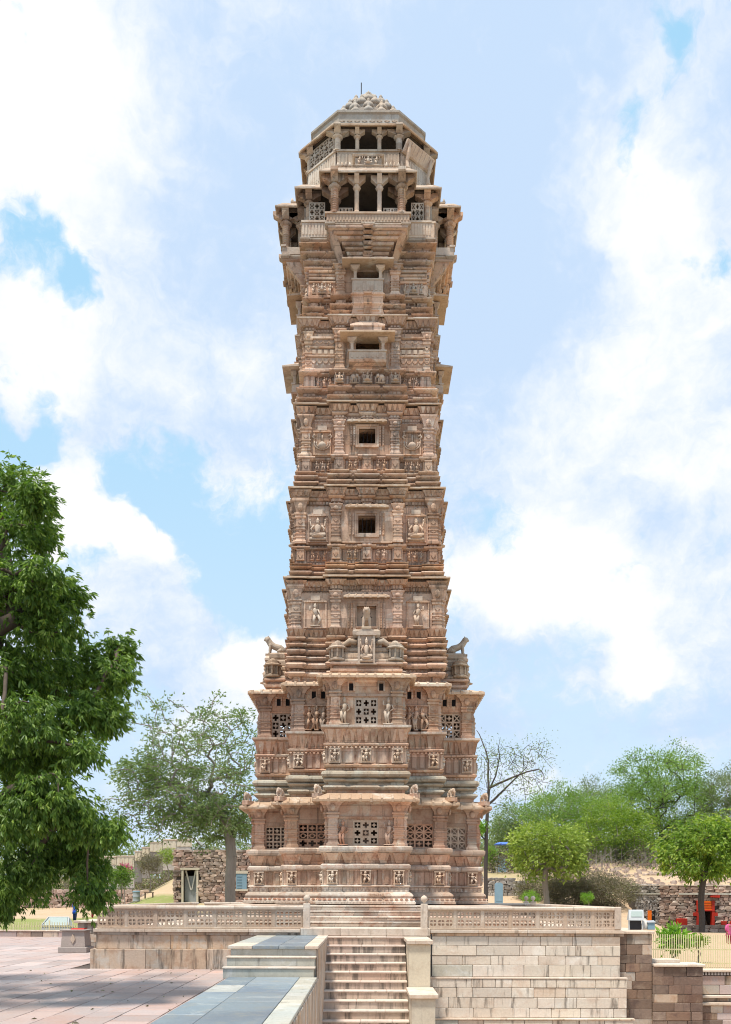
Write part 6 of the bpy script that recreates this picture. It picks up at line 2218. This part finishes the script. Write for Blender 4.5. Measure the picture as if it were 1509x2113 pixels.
    obj('awning', B().loft([[(-.75, -.6, zt - .1), (.75, -.6, zt - .1), (.75, .6, zt - .1), (-.75, .6, zt - .1)], [(-.78, -.62, zt), (.78, -.62, zt), (.78, .62, zt), (-.78, .62, zt)], [(-.4, -.3, zt + .18), (.4, -.3, zt + .18), (.4, .3, zt + .18), (-.4, .3, zt + .18)]]), 'tent_blue', tn)
    for x in (-.62, .62):
        for yy in (-.5, .5):
            obj('leg', B().tube([(x, yy, -.1), (x, yy, zt - .1)], .04, 6), 'white_metal', tn)
    obj('counter', B().box(-.4, .4, -.2, .4, 0, zt * .55), 'blue_metal', tn)


right_edge()


# ------------------------------------------------------------------ people
def person(label, loc, rz, top_m, leg_m, h=1.62, pose='photo', hair_long=True):
    root = thing('person', label, 'person', loc, rz, None)
    k = h / 1.7
    b = B()
    for s in (-1, 1):
        b.tube([(s * .1, 0, .9), (s * .11, -.01, .5), (s * .1, .02, .1), (s * .1, .0, .05), (s * .1, -.16, .04)], [.095, .065, .045, .05, .035], 10)
        if pose == 'photo':
            b.tube([(s * .18, 0, 1.38), (s * .3, -.06, 1.2), (s * .16, -.3, 1.42), (s * .12, -.34, 1.47)], [.06, .048, .035, .04], 8)
            for f in range(4):
                b.tube([(s * .12, -.34, 1.44 + f * .022), (s * .1 - s * f * .004, -.4, 1.45 + f * .022), (s * .06, -.42, 1.46 + f * .022)], [.012, .01, .008], 6)
            b.tube([(s * .12, -.33, 1.46), (s * .08, -.36, 1.43), (s * .06, -.38, 1.44)], [.014, .012, .009], 6)
        else:
            b.tube([(s * .18, 0, 1.38), (s * .24, .01, 1.12), (s * .22, -.08, .88), (s * .21, -.11, .8)], [.06, .048, .035, .04], 8)
            for f in range(4):
                b.tube([(s * .205, -.09 - f * .018, .81), (s * .2, -.1 - f * .018, .75), (s * .19, -.11 - f * .015, .7)], [.011, .01, .008], 6)
            b.tube([(s * .2, -.13, .83), (s * .18, -.17, .79), (s * .17, -.18, .75)], [.014, .012, .009], 6)
    b.tube([(0, 0, .86), (0, 0, 1.0), (0, 0, 1.2), (0, 0, 1.36), (0, 0, 1.43), (0, -.005, 1.5)], [.15, .14, .14, .16, .08, .055], 12)
    b.ell((0, -.015, 1.59), (.075, .095, .115), 12, 10)
    b.tube([(0, -.1, 1.6), (0, -.125, 1.57)], [.012, .018], 6)
    for s in (-1, 1):
        b.ell((s * .078, 0, 1.585), (.014, .025, .03), 6, 5)
    body = obj('body', b.mesh('body', True), 'skin', root, (0, 0, 0), 0, k)
    remeshed(body, .014)
    t = B()
    t.loft([[(w * math.cos(a), d * math.sin(a), z) for a in np.linspace(0, 2 * PI, 17)[:-1]] for w, d, z in ((.25, .17, .62), (.22, .15, .8), (.18, .135, 1.05), (.205, .14, 1.3), (.2, .12, 1.4), (.09, .08, 1.46))])
    for s in (-1, 1):
        if pose == 'photo':
            t.tube([(s * .16, 0, 1.39), (s * .31, -.06, 1.19), (s * .2, -.22, 1.34)], [.08, .066, .052], 10)
        else:
            t.tube([(s * .16, 0, 1.39), (s * .245, .01, 1.12), (s * .225, -.06, .92)], [.08, .066, .052], 10)
    obj('tunic', t.mesh('tunic', True), top_m, root, (0, 0, 0), 0, k)
    g = B()
    for s in (-1, 1):
        g.tube([(s * .1, 0, .95), (s * .115, -.01, .5), (s * .105, .015, .09)], [.12, .09, .065], 10)
    obj('trousers', g.mesh('trousers', True), leg_m, root, (0, 0, 0), 0, k)
    hb = B().ell((0, .03, 1.625), (.095, .1, .115), 12, 8)
    if hair_long:
        hb.tube([(0, .09, 1.62), (0, .13, 1.45), (0, .15, 1.25)], [.08, .07, .03], 8)
    obj('hair', hb.mesh('hair', True), 'hair', root, (0, 0, 0), 0, k)
    return root


c = at(154, 1905, 76)
person('person in a blue tunic raising a phone beyond the left fence', (c[0], c[1], ground_z(c[0], c[1])), PI * .8, 'blue_cloth', 'navy_cloth', 1.7)
c = at(190.5, 1905, 74)
person('person in dark red half hidden by the left end of the parapet', (c[0], c[1], ground_z(c[0], c[1])), 2.0, 'maroon_cloth', 'maroon_cloth', 1.5, 'rest')
c = at(1504, 1930, 55)
person('person in pink and white at the right edge behind the fence', (c[0], c[1], ground_z(c[0], c[1])), .3, 'pink_cloth', 'maroon_cloth', 1.35, 'rest')

for o in scene.objects:
    if o.parent is None and o.get('category') and not o.get('kind'):
        o['kind'] = 'thing'

def litter():
    r = np.random.default_rng(90)
    n = 70
    x = -3.9 - np.abs(r.normal(size=n)) * 5
    y = r.uniform(-26, -8, n)
    ok = ~((y > -9.9) & (x > -10.1))
    x, y = x[ok], y[ok]
    n = len(x)
    cen = np.stack([x, y, np.full(n, PAVE + .025)], 1)
    d = np.stack([r.normal(size=n), r.normal(size=n), r.uniform(-.05, .1, n)], 1)
    ln = r.uniform(.06, .15, n)
    tag(obj('fallen_leaves', leaf_mesh('litter', cen, d, ln, ln * .2, r.random(n), r), 'leaf_dry'), 'dry fallen leaves scattered on the paving under the tree', kind='stuff')


litter()
